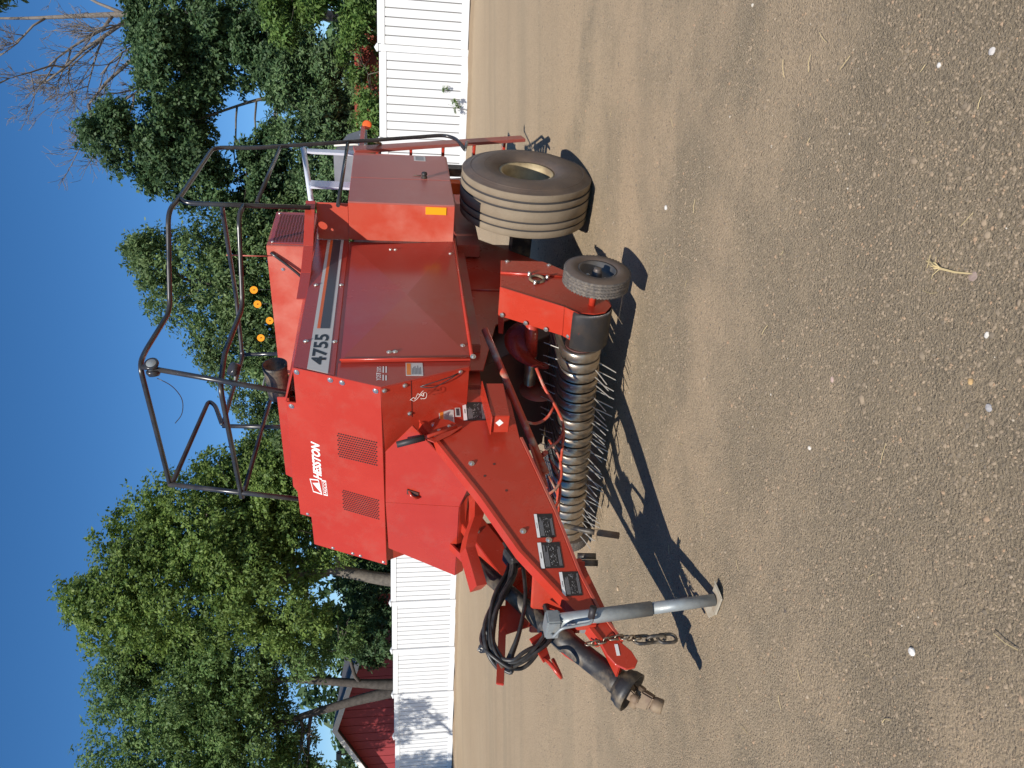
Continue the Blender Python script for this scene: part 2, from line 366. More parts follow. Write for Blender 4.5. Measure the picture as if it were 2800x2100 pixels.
plate('lower_side_plate', [(-0.15, 0.6, 1.09), (1.9, 0.6, 1.10), (1.9, 0.6, 1.0), (1.35, 0.6, 0.86), (1.15, 0.6, 0.60), (0.45, 0.6, 0.40), (0.34, 0.6, 0.40), (-0.10, 0.6, 0.92)], 0.012, RED, B, flip=False)
plate('lower_side_plate', [(-0.15, -0.6, 1.09), (1.9, -0.6, 1.10), (1.9, -0.6, 1.0), (1.35, -0.6, 0.86), (1.15, -0.6, 0.60), (0.45, -0.6, 0.40), (0.34, -0.6, 0.40), (-0.10, -0.6, 0.92)], 0.012, REDD, B)
tube('plate_rim', [(0.86, 0.604, 0.42 + 0.15), (0.86, 0.604, 1.09)], 0.006, RED, B, 6)
box('wheel_arm', -0.5, 0.35, 0.62, 0.72, 0.88, 1.06, REDD, B)
box('rear_bracket', -0.78, -0.66, 0.9, 0.97, 0.55, 1.14, BLACKD, B)
box('marker_block', -0.60, -0.50, 0.80, 0.90, 0.98, 1.08, ORED, B)

# side sheet metal
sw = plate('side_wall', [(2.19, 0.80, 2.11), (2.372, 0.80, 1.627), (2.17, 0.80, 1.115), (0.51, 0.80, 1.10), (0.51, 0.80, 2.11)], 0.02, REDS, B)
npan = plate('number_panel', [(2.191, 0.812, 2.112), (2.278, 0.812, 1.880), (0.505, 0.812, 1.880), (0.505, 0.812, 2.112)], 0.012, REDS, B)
for a, z in ((1.225, 2.062), (1.218, 1.899), (1.92, 2.065), (1.922, 1.90)): bolt((a, 0.813, z), Wn, npan, 1.15)
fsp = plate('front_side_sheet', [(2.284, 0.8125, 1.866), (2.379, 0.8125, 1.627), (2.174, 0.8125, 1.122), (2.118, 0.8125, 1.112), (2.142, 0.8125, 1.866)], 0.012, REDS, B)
# access door with its pressed cross
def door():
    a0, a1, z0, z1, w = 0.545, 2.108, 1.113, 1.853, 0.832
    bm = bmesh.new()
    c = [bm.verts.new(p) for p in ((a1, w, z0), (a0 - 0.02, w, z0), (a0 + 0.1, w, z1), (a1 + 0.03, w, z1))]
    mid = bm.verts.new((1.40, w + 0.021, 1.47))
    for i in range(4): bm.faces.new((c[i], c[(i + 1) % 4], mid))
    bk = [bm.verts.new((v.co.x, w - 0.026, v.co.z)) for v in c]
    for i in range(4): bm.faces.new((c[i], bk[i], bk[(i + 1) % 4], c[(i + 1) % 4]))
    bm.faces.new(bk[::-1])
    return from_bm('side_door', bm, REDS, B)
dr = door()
for a, z in ((0.70, 1.575), (0.70, 1.541), (0.74, 1.145), (2.062, 1.583), (2.058, 1.549), (1.985, 1.150)): bolt((a, 0.834, z), Wn, dr, 1.15)
tube('door_lip', [(2.112, 0.838, 1.105), (0.50, 0.838, 1.100)], 0.011, RED, B, 8)
tube('door_lip', [(2.116, 0.836, 1.105), (2.146, 0.836, 1.858)], 0.006, RED, B, 8)
bolt((2.12, 0.845, 1.100), (0.4, 1, 0), B, 1.3)
# stripe and number on the upper panel
xd = -An; yd = Zn; o0 = V(0, 0.812, 0)
dec = plate('stripe_decal', [(2.205, 0.8145, 2.033), (2.250, 0.8145, 1.917), (0.52, 0.8145, 1.917), (0.52, 0.8145, 2.033)], 0.0012, SILV, B, bev=0)
bm = bmesh.new(); sheet(bm, V(1.774, 0.8145, 0), -An, Zn, 0.0, 1.252, 1.993, 2.012, 0.001); from_bm('orange_stripe', bm, PORG, dec, recalc=False)
bm = bmesh.new(); sheet(bm, V(1.774, 0.8145, 0), -An, Zn, 0.0, 1.252, 1.936, 1.9925, 0.001); from_bm('charcoal_stripe', bm, PGREY, dec, recalc=False)
text('number_print', '4755', (2.165, 0.8145, 1.934), -An, Zn, 0.325, 0.084, PBLACK, dec, off=0.001, bold=0.028)
text('dealer_print', 'YOST', (2.317, 0.8125, 1.627), -An, Zn, 0.075, 0.026, WHITE, fsp, bold=0.01)
text('dealer_print', 'FARM', (2.236, 0.8125, 1.640), -An, Zn, 0.052, 0.011, WHITE, fsp, bold=0.01)
text('dealer_print', 'SUPPLY', (2.236, 0.8125, 1.626), -An, Zn, 0.060, 0.011, WHITE, fsp, bold=0.01)
bm = bmesh.new()
for (x0, x1, z) in ((0, 0.055, 1.612), (0.075, 0.14, 1.612), (0, 0.05, 1.596), (0.075, 0.14, 1.596)): sheet(bm, V(2.317, 0.8125, z), -An, Zn, x0, x1, 0, 0.006, 0.0015)
from_bm('dealer_print', bm, WHITE, fsp, recalc=False)
def warn(o, xd, yd, w, h, parent):
    lines = [(0.08, 0.92, 0.08, 0.92, WHITE), ]
    d = decal('warning_decal', o, xd, yd, w, h, SILV, parent, [(0.05, 0.95, 0.70, 0.95, PWARN)] + [(0.10, 0.55 + 0.35 * random.random(), y, y + 0.03, PGREY) for y in (0.12, 0.2, 0.28, 0.36, 0.44, 0.52, 0.60)])
    return d
warn((2.270, 0.8125, 1.393), -An, Zn, 0.128, 0.096, fsp)
# roof edge, roof
plate('roof_bevel', [(2.19, 0.812, 2.1125), (0.62, 0.812, 2.1125), (0.62, 0.56, 2.19), (2.166, 0.56, 2.178)], 0.01, RED, B)
plate('roof_sheet', [(2.13, 0.56, 2.176), (-0.5, 0.56, 2.19), (-0.5, -0.32, 2.17), (2.10, -0.32, 2.12)], 0.02, RED, B, out=(0, 0, 1))
plate('roof_sheet', [(2.13, -0.325, 2.05), (-0.5, -0.325, 2.05), (-0.5, -0.59, 2.05), (2.13, -0.59, 2.05)], 0.02, RED, B, out=(0, 0, 1))
plate('roof_cap', [(2.10, 0.535, 2.13), (2.075, 0.52, 2.235), (2.075, -0.09, 2.232), (2.10, -0.14, 2.13)], 0.012, RED, B)
# hood
def ha(z): return 2.191 + (2.11 - z) * 0.3892
hp = [(0.812, 2.112), (0.812, 1.627), (-0.616, 1.600), (-0.604, 1.904), (-0.595, 2.075), (-0.344, 2.079), (-0.343, 2.15), (-0.145, 2.155), (-0.11, 2.18), (0.555, 2.17), (0.565, 2.112)]
hood = plate('front_hood', [(ha(z), w, z) for w, z in hp], 0.014, RED, B, bev=0.002)
hn = Vector((1, 0, 0.3892)).normalized(); hx = Vector((0, -1, 0)); hy = Vector((-0.3892, 0, 1)).normalized()
def hpt(w, z): return V(ha(z), w, z)
for w, z in ((0.787, 2.091), (0.785, 1.904), (0.785, 1.839), (0.78, 1.655), (0.535, 2.14)): bolt(hpt(w, z), hn, hood, 1.25)
for w, z in ((-0.335, 2.10), (-0.595, 1.95), (-0.598, 1.82), (-0.602, 1.77), (-0.605, 1.62)): bolt(hpt(w + 0.012, z), hn, hood, 0.9)
def vents(w0, w1, zt, zb, nc, nr, skew):
    bm = bmesh.new()
    for i in range(nc):
        for j in range(nr):
            u = i / (nc - 1); w = w0 + (w1 - w0) * u; z = zb + (zt - zb) * (j + (0.5 if i % 2 else 0)) / nr
            w2 = w - skew * (zt - z)
            c = hpt(w2, z) + hn * 0.0012
            vs = [bm.verts.new(c + (hx * math.cos(k * PI / 3) + hy * math.sin(k * PI / 3)) * 0.0062) for k in range(6)]
            bm.faces.new(vs)
    o = from_bm('vent_holes', bm, mat('vent_hole_dark', (0.03, 0.008, 0.006), 0.8), hood, recalc=False); o['kind'] = 'stuff'
vents(0.412, 0.238, 1.885, 1.655, 11, 17, 0.0); vents(-0.035, -0.195, 1.872, 1.648, 11, 17, 0.05)
# maker's name and emblem on the hood
rx = Vector((0, 1, 0))                                            # the viewer's right along the hood
text('maker_print', 'HESSTON', hpt(0.006, 1.990), rx, hy, 0.298, 0.056, WHITE, hood, off=0.0015, bold=0.045, shear=0.30)
def hquad(bm, pts, off=0.0015):
    bm.faces.new([bm.verts.new(hpt(w, z) + hn * off) for w, z in pts])
bm = bmesh.new()
def frame(bm, q, t):
    c = [sum(p[i] for p in q) / 4 for i in (0, 1)]
    inn = [(c[0] + (p[0] - c[0]) * (1 - t), c[1] + (p[1] - c[1]) * (1 - t)) for p in q]
    for i in range(4): hquad(bm, [q[i], q[(i + 1) % 4], inn[(i + 1) % 4], inn[i]])
frame(bm, [(-0.118, 1.995), (0.005, 2.012), (-0.005, 2.068), (-0.112, 2.052)], 0.16)
frame(bm, [(-0.116, 1.960), (0.012, 1.966), (0.008, 1.993), (-0.118, 1.987)], 0.16)
hquad(bm, [(-0.105, 2.002), (-0.022, 2.012), (-0.035, 2.052)])
from_bm('maker_emblem', bm, WHITE, hood)
text('maker_print', 'AGCO', hpt(-0.102, 1.966), rx, hy, 0.098, 0.020, WHITE, hood, off=0.0015, bold=0.02)
# lower front
def la(z): return 2.379 - (1.627 - z) * 0.406
lf = plate('lower_front_sheet', [(la(z), w, z) for w, z in ((0.812, 1.626), (0.812, 1.122), (-0.60, 1.12), (-0.60, 1.60))], 0.014, RED, B)
ln = Vector((1, 0, -0.406)).normalized()
for w, z in ((0.784, 1.608), (0.786, 1.496), (0.789, 1.176), (0.579, 1.466)): bolt(V(la(z), w, z), ln, lf, 1.15)
bm = bmesh.new(); bm.faces.new([bm.verts.new(V(la(z), w, z) + ln * 0.001) for w, z in ((0.81, 1.463), (0.55, 1.453), (0.55, 1.4495), (0.81, 1.4595))]); from_bm('panel_seam', bm, PBLACK, lf)
# twine tangle hanging on the front
for k in range(3):
    pts = []; c = V(la(1.40) + 0.02, 0.74, 1.40)
    for i in range(9):
        t = i / 8; pts.append(c + V(0.012 + 0.012 * random.random(), -0.055 * t + random.uniform(-0.022, 0.022), 0.02 - 0.035 * math.sin(t * 3 + k) + random.uniform(-0.016, 0.016)))
    tube('twine_loop', pts, 0.0012, TWINE, B, 5, 0.03)
for k in range(2): tube('black_wire', [V(la(1.42) + 0.006, 0.76, 1.41), V(la(1.36) + 0.02, 0.74 + 0.04 * k, 1.34), V(la(1.25) + 0.03, 0.77 + 0.02 * k, 1.25), V(la(1.2) + 0.012, 0.795, 1.19)], 0.003, BLACK, B, 5, 0.05)
# driveline cover
cov = plate('driveline_cover', [(2.393, 0.36, 1.604), (2.393, -0.045, 1.605), (2.503, 0.011, 1.165), (2.515, 0.19, 1.115), (2.450, 0.55, 1.42), (2.43, 0.58, 1.454)], 0.015, RED, B, flip=True)
plate('driveline_cover_side', [(2.393, -0.047, 1.605), (2.395, -0.45, 1.588), (2.468, -0.655, 1.155), (2.5035, 0.009, 1.165)], 0.015, RED, B, flip=True)
plate('cover_flange', [(2.50, 0.18, 1.112), (2.5, 0.01, 1.163), (2.465, -0.655, 1.153), (2.44, -0.64, 1.10), (2.46, 0.1, 1.09)], 0.01, RED, B)
tube('pull_handle', [(2.432, 0.085, 1.465), (2.462, 0.065, 1.45), (2.466, 0.055, 1.425), (2.445, 0.045, 1.402)], 0.009, RED, cov, 8, 0.02)
plate('handle_recess', [(2.4335, 0.098, 1.478), (2.4335, 0.06, 1.478), (2.4505, 0.045, 1.41), (2.4505, 0.083, 1.41)], 0.004, DARK, cov, bev=0, flip=True)

# ------------------------------------------------------------------ twine box above the wheel (both sides)
def twine_box(sgn):
    b = box('twine_box', -0.55, 0.525, sgn * 0.82, sgn * 1.112, 1.108, 1.876, REDF, B, bev=0.004)
    d1 = plate('box_door', [(0.035, sgn * 1.120, 1.112), (0.53, sgn * 1.120, 1.112), (0.53, sgn * 1.120, 1.876), (0.05, sgn * 1.120, 1.876)], 0.012, REDM, b, flip=(sgn > 0))
    d2 = plate('box_door', [(-0.545, sgn * 1.120, 1.125), (0.027, sgn * 1.120, 1.112), (0.042, sgn * 1.120, 1.876), (-0.46, sgn * 1.120, 1.876)], 0.012, REDM, b, flip=(sgn > 0))
    return b, d1, d2
REDM = mat('chalky_red_paint', (0.37, 0.075, 0.055), 0.4, c2=(0.37, 0.125, 0.105), scale=1.3, c3=(0.40, 0.19, 0.17), scale3=1.0, amt3=0.6, rvar=0.06)
tb, d1, d2 = twine_box(1); twine_box(-1)
lathe('latch_knob', [(0, 0.022), (0.006, 0.024), (0.02, 0.018), (0.03, 0.024), (0.045, 0.020), (0.052, 0.0)], (-0.005, 1.12, 1.315), (0, 1, 0), BLACKD, d2, 14)
tube('latch_rod', [(-0.045, 1.123, 1.34), (-0.045, 1.123, 1.40)], 0.003, BLACKD, d2, 5)
decal('paper_label', (-0.39, 1.12, 1.29), -An, Zn, 0.115, 0.095, SILV, d2, [(0.08, 0.92, 0.15, 0.85, mat('grey_print', (0.30, 0.29, 0.29), 0.5)), (0.25, 0.75, 0.60, 0.8, mat('dull_red_print', (0.4, 0.1, 0.1), 0.5))])
rf = plate('amber_reflector', [(0.527, 1.042, 1.17), (0.527, 1.100, 1.17), (0.527, 1.100, 1.322), (0.527, 1.042, 1.322)], 0.004, AMBER, tb, bev=0.0015)
rf.location.x = 0.004
plate('upper_front_wall', [(0.515, 0.815, 1.878), (0.515, 1.098, 1.878), (0.515, 1.098, 2.10), (0.515, 0.815, 2.10)], 0.01, REDF, B)
# step plate with its holes
def step_plate():
    z = 2.165; outer = [(1.37, 0.80), (1.08, 0.826), (0.83, 0.905), (0.60, 1.075), (0.50, 1.10), (0.50, 0.80)]
    holes = []
    def circ(a, w, r, k=14): holes.append([(a + r * math.cos(t), w + r * math.sin(t)) for t in np.linspace(0, 2 * PI, k, endpoint=False)])
    circ(0.60, 0.945, 0.030); circ(0.548, 0.935, 0.010, 8); circ(0.655, 0.93, 0.011, 8)
    for k in range(4): a = 0.70 + 0.045 * k; holes.append([(a, 0.825), (a + 0.011, 0.825), (a + 0.018, 0.868), (a + 0.007, 0.868)])
    bm = bmesh.new(); ed = []
    for loop in [outer] + holes:
        vs = [bm.verts.new((p[0], p[1], z)) for p in loop]
        for i in range(len(vs)): ed.append(bm.edges.new((vs[i], vs[(i + 1) % len(vs)])))
    bmesh.ops.triangle_fill(bm, edges=ed, use_beauty=True)
    r = bmesh.ops.extrude_face_region(bm, geom=bm.faces[:])
    bmesh.ops.translate(bm, vec=(0, 0, -0.006), verts=[v for v in r['geom'] if isinstance(v, bmesh.types.BMVert)])
    return from_bm('step_plate', bm, RED, B)
stp = step_plate()
for (p, q) in (((1.39, 0.80), (1.08, 0.829)), ((1.079, 0.8295), (0.83, 0.908)), ((0.829, 0.909), (0.59, 1.082))): plate('step_flange', [(p[0], p[1], 2.172), (q[0], q[1], 2.172), (q[0], q[1], 2.104), (p[0], p[1], 2.104)], 0.006, RED, stp)
plate('step_flange', [(0.588, 1.083, 2.172), (0.50, 1.104, 2.172), (0.50, 1.104, 2.104), (0.588, 1.083, 2.104)], 0.006, RED, stp)
# knotter cover on the roof, with its grille
kc = box('knotter_cover', -0.47, 0.2, -0.62, 0.6, 2.19, 2.53, REDF, B, bev=0.004)
gb = plate('grille_sheet', [(0.17, 0.603, 2.22), (0.15, 0.603, 2.51), (-0.44, 0.603, 2.53), (-0.46, 0.603, 2.22)], 0.004, RED, kc, bev=0)
bm = bmesh.new()
for i in range(24):
    for j in range(11):
        c = V(0.12 - i * 0.0225, 0.6045, 2.245 + j * 0.0235 + 0.002 * math.sin(i)); 
        vs = [bm.verts.new(c + V(0.0075 * x, 0, 0.008 * y)) for x, y in ((-1, -1), (1, -1), (1, 1), (-1, 1))]; bm.faces.new(vs)
g = from_bm('grille_holes', bm, DARK, kc, recalc=False); g['kind'] = 'stuff'
bolt((0.14, 0.604, 2.49), Wn, kc); bolt((-0.42, 0.604, 2.50), Wn, kc)
for w, z in ((0.40, 2.42), (0.40, 2.26), (0.52, 2.46)): bolt((0.202, w, z), An, kc)
tube('cover_strap', [(0.215, 0.55, 2.50), (0.225, 0.47, 2.40), (0.235, 0.36, 2.28), (0.235, 0.30, 2.25)], 0.012, BLACK, B, 8, 0.05)
decal('cover_label', (0.2, -0.16, 2.215), Wn, Zn, 0.12, 0.06, PBLACK, kc, [(0.08, 0.3, 0.3, 0.7, SILV), (0.4, 0.7, 0.3, 0.7, SILV)])
for (w, z) in ((0.099, 2.701), (-0.036, 2.685), (-0.196, 2.60), (-0.371, 2.69)):
    d = lathe('twine_flag', [(0.004, 0.0), (0.0045, 0.031), (-0.0045, 0.031), (-0.004, 0.0)], (0.0, w, z), (0.8, 0.55, -0.1), AMBER, B, 20, smooth=False)
    tube('flag_wire', [(-0.006, w, z - 0.02), (-0.02, w, 2.50)], 0.0016, BLACK, d, 5)
    lathe('flag_pin', [(0.005, 0.005), (0.010, 0.004), (0.011, 0)], (0.0, w, z), (0.8, 0.55, -0.1), BLACK, d, 8)
tube('sight_rod', [(0.22, 0.52, 2.52), (0.22, 0.52, 2.83)], 0.005, REDF, B, 6)
# blower canister
can = lathe('filter_canister', [(0.0, 0.0), (0.0, 0.070), (0.05, 0.074), (0.20, 0.074), (0.235, 0.078), (0.255, 0.080), (0.255, 0.070), (0.22, 0.064), (0.17, 0.0)], (1.60, 0.18, 2.30), (0, 1, 0.05), BLACKD, B, 28)
tube('canister_strap', [(1.60, 0.30, 2.235), (1.52, 0.30, 2.25), (1.52, 0.30, 2.39), (1.68, 0.30, 2.39)], 0.006, GALV, can, 6, 0.05)
# ------------------------------------------------------------------ guard rails and ladder
R = 0.0165
fr = 0.09
tube('guard_rail', [(0.62, 1.1, 2.13), (0.62, 1.1, 2.96), (0.54, 1.1, 3.015)], R, BLACK, B, 10, fr)
tube('guard_rail', [(1.78, -0.42, 3.045), (1.76, 0.53, 3.07), (1.57, 0.50, 3.095), (1.04, 0.49, 3.065), (0.77, 1.1, 3.04), (0.55, 1.1, 3.02), (-0.54, 1.1, 2.99), (-0.58, 1.1, 2.67), (-0.97, 1.1, 1.62), (-1.18, 1.1, 1.09), (-1.09, 1.1, 0.985), (-0.80, 1.1, 0.93)], R, BLACK, B, 10, fr)
tube('guard_rail', [(1.90, -0.45, 2.565), (1.90, 0.47, 2.59), (1.56, 0.49, 2.62), (0.97, 0.49, 2.60), (0.80, 1.1, 2.585), (0.62, 1.1, 2.58)], R, BLACK, B, 10, fr)
tube('guard_post', [(2.0, 0.49, 2.14), (1.775, 0.53, 3.05)], R, BLACK, B)
tube('guard_post', [(2.0, -0.39, 2.12), (1.785, -0.42, 3.05)], R, BLACK, B)
tube('guard_rail', [(0.56, 1.1, 2.50), (-0.62, 1.1, 2.48)], R * 0.9, BLACK, B)
tube('guard_rail', [(0.56, 1.1, 1.945), (-0.86, 1.1, 1.94)], R * 0.9, BLACK, B)
tube('guard_rail', [(0.62, 1.1, 2.72), (0.55, 1.04, 2.74), (-0.05, 0.0, 2.86), (0.11, -0.5, 2.84), (1.06, -0.5, 2.84), (0.80, -0.5, 2.94), (0.74, -0.5, 3.0), (1.78, -0.44, 3.04)], R, BLACK, B, 10, 0.05)
tube('guard_post', [(0.07, -0.5, 2.84), (0.03, -0.5, 2.19)], R, BLACK, B); tube('guard_post', [(1.06, -0.5, 2.84), (1.09, -0.5, 2.15)], R, BLACK, B)
tube('guard_rail', [(0.71, -0.5, 2.53), (1.88, -0.46, 2.565)], R, BLACK, B)
for w in (0.505, 0.565):
    d = lathe('round_lamp', [(-0.022, 0.0), (-0.02, 0.03), (0.0, 0.042), (0.012, 0.042), (0.016, 0.036), (0.010, 0.0)], (1.80, w, 2.985), (-0.35 if w < 0.53 else 0.35, 0.93, 0.1), BLACK, B, 18)
    lathe('lamp_lens', [(0.0125, 0.034), (0.02, 0.02), (0.022, 0.0)], (1.80, w, 2.985), (-0.35 if w < 0.53 else 0.35, 0.93, 0.1), GALV, d, 16)
pk = lathe('round_lamp', [(-0.02, 0.0), (-0.02, 0.04), (0.02, 0.042), (0.025, 0.03), (0.025, 0.0)], (1.88, 0.585, 2.50), (0.3, 0.6, 0.74), BLACK, B, 18)
tube('lamp_stem', [(1.88, 0.585, 2.49), (1.90, 0.50, 2.50)], 0.008, GALV, pk, 6)
tube('loose_wire', [(1.78, 0.45, 2.98), (1.785, 0.40, 2.90), (1.79, 0.3, 2.85), (1.79, 0.18, 2.87), (1.78, 0.10, 2.93)], 0.0028, BLACK, B, 5, 0.06)
# ladder behind the twine box
def ladder():
    st = plate('ladder_stringer', [(-0.90, 1.05, 1.90), (-1.46, 1.05, 0.33), (-1.36, 1.05, 0.30), (-0.78, 1.05, 1.88)], 0.03, REDM, B, flip=True)
    s2 = plate('ladder_stringer', [(-0.90, 0.68, 1.90), (-1.46, 0.68, 0.33), (-1.36, 0.68, 0.30), (-0.78, 0.68, 1.88)], 0.03, REDM, B, flip=True)
    for k in range(5):
        t = (k + 0.5) / 5; a = -1.41 + 0.56 * t; z = 0.36 + 1.48 * t
        box('ladder_rung', a - 0.05, a + 0.05, 0.69, 1.03, z - 0.012, z + 0.012, RED, B, bev=0.004)
    tube('rail_clamp', [(-0.80, 1.1, 0.93), (-1.16, 1.055, 0.88)], 0.014, GALV, B)
    tube('rail_clamp', [(-0.93, 1.1, 1.74), (-0.98, 1.055, 1.66)], 0.012, mat('dull_brass', (0.35, 0.30, 0.20), 0.5, 0.5), B)
ladder()
# pale frame and grey bin behind the box
tube('platform_frame', [(-0.05, 0.83, 2.19), (-1.05, 0.95, 2.34)], 0.022, ALU, B, 8)
hexa('frame_leg', [(-0.93, 0.95, 2.30), (-1.02, 0.95, 2.31), (-1.02, 0.97, 2.31), (-0.93, 0.97, 2.30)], [(-0.93, 0.95, 1.9), (-1.02, 0.95, 1.9), (-1.02, 0.97, 1.9), (-0.93, 0.97, 1.9)], ALU, B, 0.003)
hexa('frame_leg', [(-0.30, 0.88, 2.22), (-0.44, 0.88, 2.23), (-0.44, 0.90, 2.23), (-0.30, 0.90, 2.22)], [(-0.30, 0.88, 1.80), (-0.44, 0.88, 1.80), (-0.44, 0.90, 1.80), (-0.30, 0.90, 1.80)], ALU, B, 0.003)
gb2 = hexa('grey_bin', [(-2.15, 0.58, 2.17), (-2.72, 0.58, 2.06), (-2.72, 0.2, 2.06), (-2.15, 0.2, 2.17)], [(-2.02, 0.62, 1.82), (-2.92, 0.60, 1.84), (-2.92, 0.15, 1.84), (-2.02, 0.15, 1.82)], GREYP, B, 0.02)
tube('bin_strap', [(-2.25, 0.60, 2.16), (-2.22, 0.632, 1.95), (-2.20, 0.634, 1.83)], 0.010, TWINE, gb2, 6)
tube('bin_bracket', [(-1.85, 0.3, 1.70), (-2.2, 0.35, 1.84)], 0.03, REDD, B, 8); tube('bin_bracket', [(-1.85, 0.0, 1.70), (-2.5, 0.25, 1.85)], 0.03, REDD, B, 8)
arm = box('reflector_arm', -1.66, -0.98, 0.985, 1.0, 1.815, 1.855, RED, B, bev=0.003)
lathe('round_reflector', [(-0.006, 0.0), (-0.006, 0.044), (0.006, 0.044), (0.010, 0.03), (0.012, 0.0)], (-1.68, 1.005, 1.80), (0.75, 0.62, 0.0), ORED, arm, 24)
for a in (-1.62, -1.40, -1.12): bolt((a, 0.992, 1.857), Zn, arm)
rp = plate('rear_name_plate', [(0.03, 0.62, 1.88), (0.03, 0.62, 2.13), (-0.32, 0.62, 2.06), (-0.40, 0.62, 1.88)], 0.01, RED, B, flip=True)
# (letters on the far plate, partly hidden by the box)
text('maker_print', 'HESSTON', (0.20, 0.622, 1.965), -An, Zn, 0.46, 0.05, SILV, rp, off=0.002, bold=0.02, shear=0.25)

# ------------------------------------------------------------------ big wheels
def big_wheel(sgn):
    prof = [(-0.165, 0.215), (-0.19, 0.24), (-0.205, 0.30), (-0.210, 0.37), (-0.200, 0.43), (-0.183, 0.475), (-0.172, 0.490)]
    mi = [1] * 6
    ribs = [(-0.172, -0.118), (-0.104, -0.056), (-0.042, 0.042), (0.056, 0.104), (0.118, 0.172)]
    P = list(prof); mi = [1] * (len(prof) - 1)
    for i, (a, b) in enumerate(ribs):
        cr = 0.522 - 0.28 * ((a + b) / 2) ** 2
        P += [(a, cr - 0.004), (a + 0.004, cr), (b - 0.004, cr), (b, cr - 0.004)]; mi += [2 if i else 1, 0, 0, 0]
        if i < 4: P += [(b + 0.001, cr - 0.022), (ribs[i + 1][0] - 0.001, cr - 0.022)]; mi += [2, 2]
    P += [(-d, r) for d, r in prof[::-1]]; mi += [1] * len(prof)
    mi = (mi + [1] * 99)[:len(P) - 1]
    c = (0, sgn * 1.04, 0.506)
    t = lathe('wheel_tyre', P, c, (0, sgn, 0), [TREAD, SIDEW, GROOVE], B, 96, mats=mi)
    for (d, r) in ((0.2035, 0.32), (0.206, 0.345), (0.1925, 0.45)):
        lathe('sidewall_ring', [(d - 0.004, r - 0.004), (d + 0.003, r - 0.002), (d + 0.003, r + 0.002), (d - 0.004, r + 0.004)], c, (0, sgn, 0), SIDEW, t, 72)
    rim = lathe('wheel_rim', [(0.165, 0.215), (0.172, 0.222), (0.168, 0.200), (0.12, 0.192), (0.02, 0.186), (0.0, 0.17), (-0.02, 0.0)], c, (0, sgn, 0), RIM, B, 56)
    rim.name = 'wheel_rim'
    hub = lathe('wheel_hub', [(-0.02, 0.10), (0.04, 0.095), (0.05, 0.06), (0.09, 0.055), (0.095, 0.0)], c, (0, sgn, 0), BLACKD, rim, 24)
    for k in range(8):
        an = 2 * PI * k / 8; bolt(Vector(c) + V(0.135 * math.cos(an), sgn * -0.004, 0.135 * math.sin(an)), (0, sgn, 0), rim, 1.6, 'lug_nut')
big_wheel(1); big_wheel(-1)

# ------------------------------------------------------------------ pickup (hangs lower on the far side)
def pz(w): return 0.312 + 0.082 * w
A0, RD = 1.80, 0.130
TILT = Matrix.Rotation(math.atan(0.082), 4, 'X')
core = tube('pickup_reel', [(A0, -0.96, pz(-0.96)), (A0, 0.74, pz(0.74))], 0.10, DARK, B, 20)
def band_mesh():
    bm = bmesh.new(); path = [(-0.42, RD * 0.95), (-0.2, RD)]
    for k in range(13):
        t = PI / 2 - PI * k / 12; path.append((RD * math.cos(t), RD * math.sin(t)))
    path += [(-0.12, -RD * 0.97), (-0.22, -RD * 0.75)]
    cs = [(-0.0325, -0.022), (-0.032, -0.004), (-0.028, 0.0), (0.0, 0.0012), (0.028, 0.0), (0.032, -0.004), (0.0325, -0.022)]
    rows = []
    for i, (a, z) in enumerate(path):
        p = path[max(i - 1, 0)]; q = path[min(i + 1, len(path) - 1)]
        t = Vector((q[0] - p[0], q[1] - p[1])).normalized(); n = Vector((-t.y, t.x))
        rows.append([bm.verts.new((a + n.x * h, w, z + n.y * h)) for w, h in cs])
    for i in range(len(rows) - 1):
        for j in range(len(cs) - 1): bm.faces.new((rows[i][j], rows[i][j + 1], rows[i + 1][j + 1], rows[i + 1][j]))
    bmesh.ops.recalc_face_normals(bm, faces=bm.faces)
    me = bpy.data.meshes.new('stripper_band'); bm.to_mesh(me); bm.free()
    for p in me.polygons: p.use_smooth = p.index % 6 in (2, 3)
    me.materials.append(STEEL); return me
bme = band_mesh(); NB = 22; PB = 0.0775
def tine_mesh():
    bm = bmesh.new(); sweep(bm, smooth_path([(0, 0, 0.07), (0, 0, RD + 0.03), (-0.018, 0, RD + 0.135)], 0.03, 3), 0.0034, 5)
    me = bpy.data.meshes.new('tine'); bmesh.ops.recalc_face_normals(bm, faces=bm.faces); bm.to_mesh(me); bm.free(); me.materials.append(TINE); return me
tme = tine_mesh()
for k in range(NB):
    w = 0.700 - k * PB
    o = bpy.data.objects.new('stripper_band', bme); col.objects.link(o); o.parent = core
    o.matrix_local = Matrix.Translation((A0, w, pz(w) + random.uniform(-0.003, 0.003))) @ TILT
    for an in (125, -48, -75) if k < NB - 1 else ():
        t = bpy.data.objects.new('tine', tme); col.objects.link(t); t.parent = core
        a = math.radians(an + random.uniform(-4, 4)); ww = w - PB / 2
        t.matrix_local = Matrix.Translation((A0, ww, pz(ww))) @ TILT @ Matrix.Rotation(PI / 2 - a, 4, 'Y') @ Matrix.Rotation((0.45 if an < 0 else 0.0) + random.uniform(-0.12, 0.12), 4, 'X')
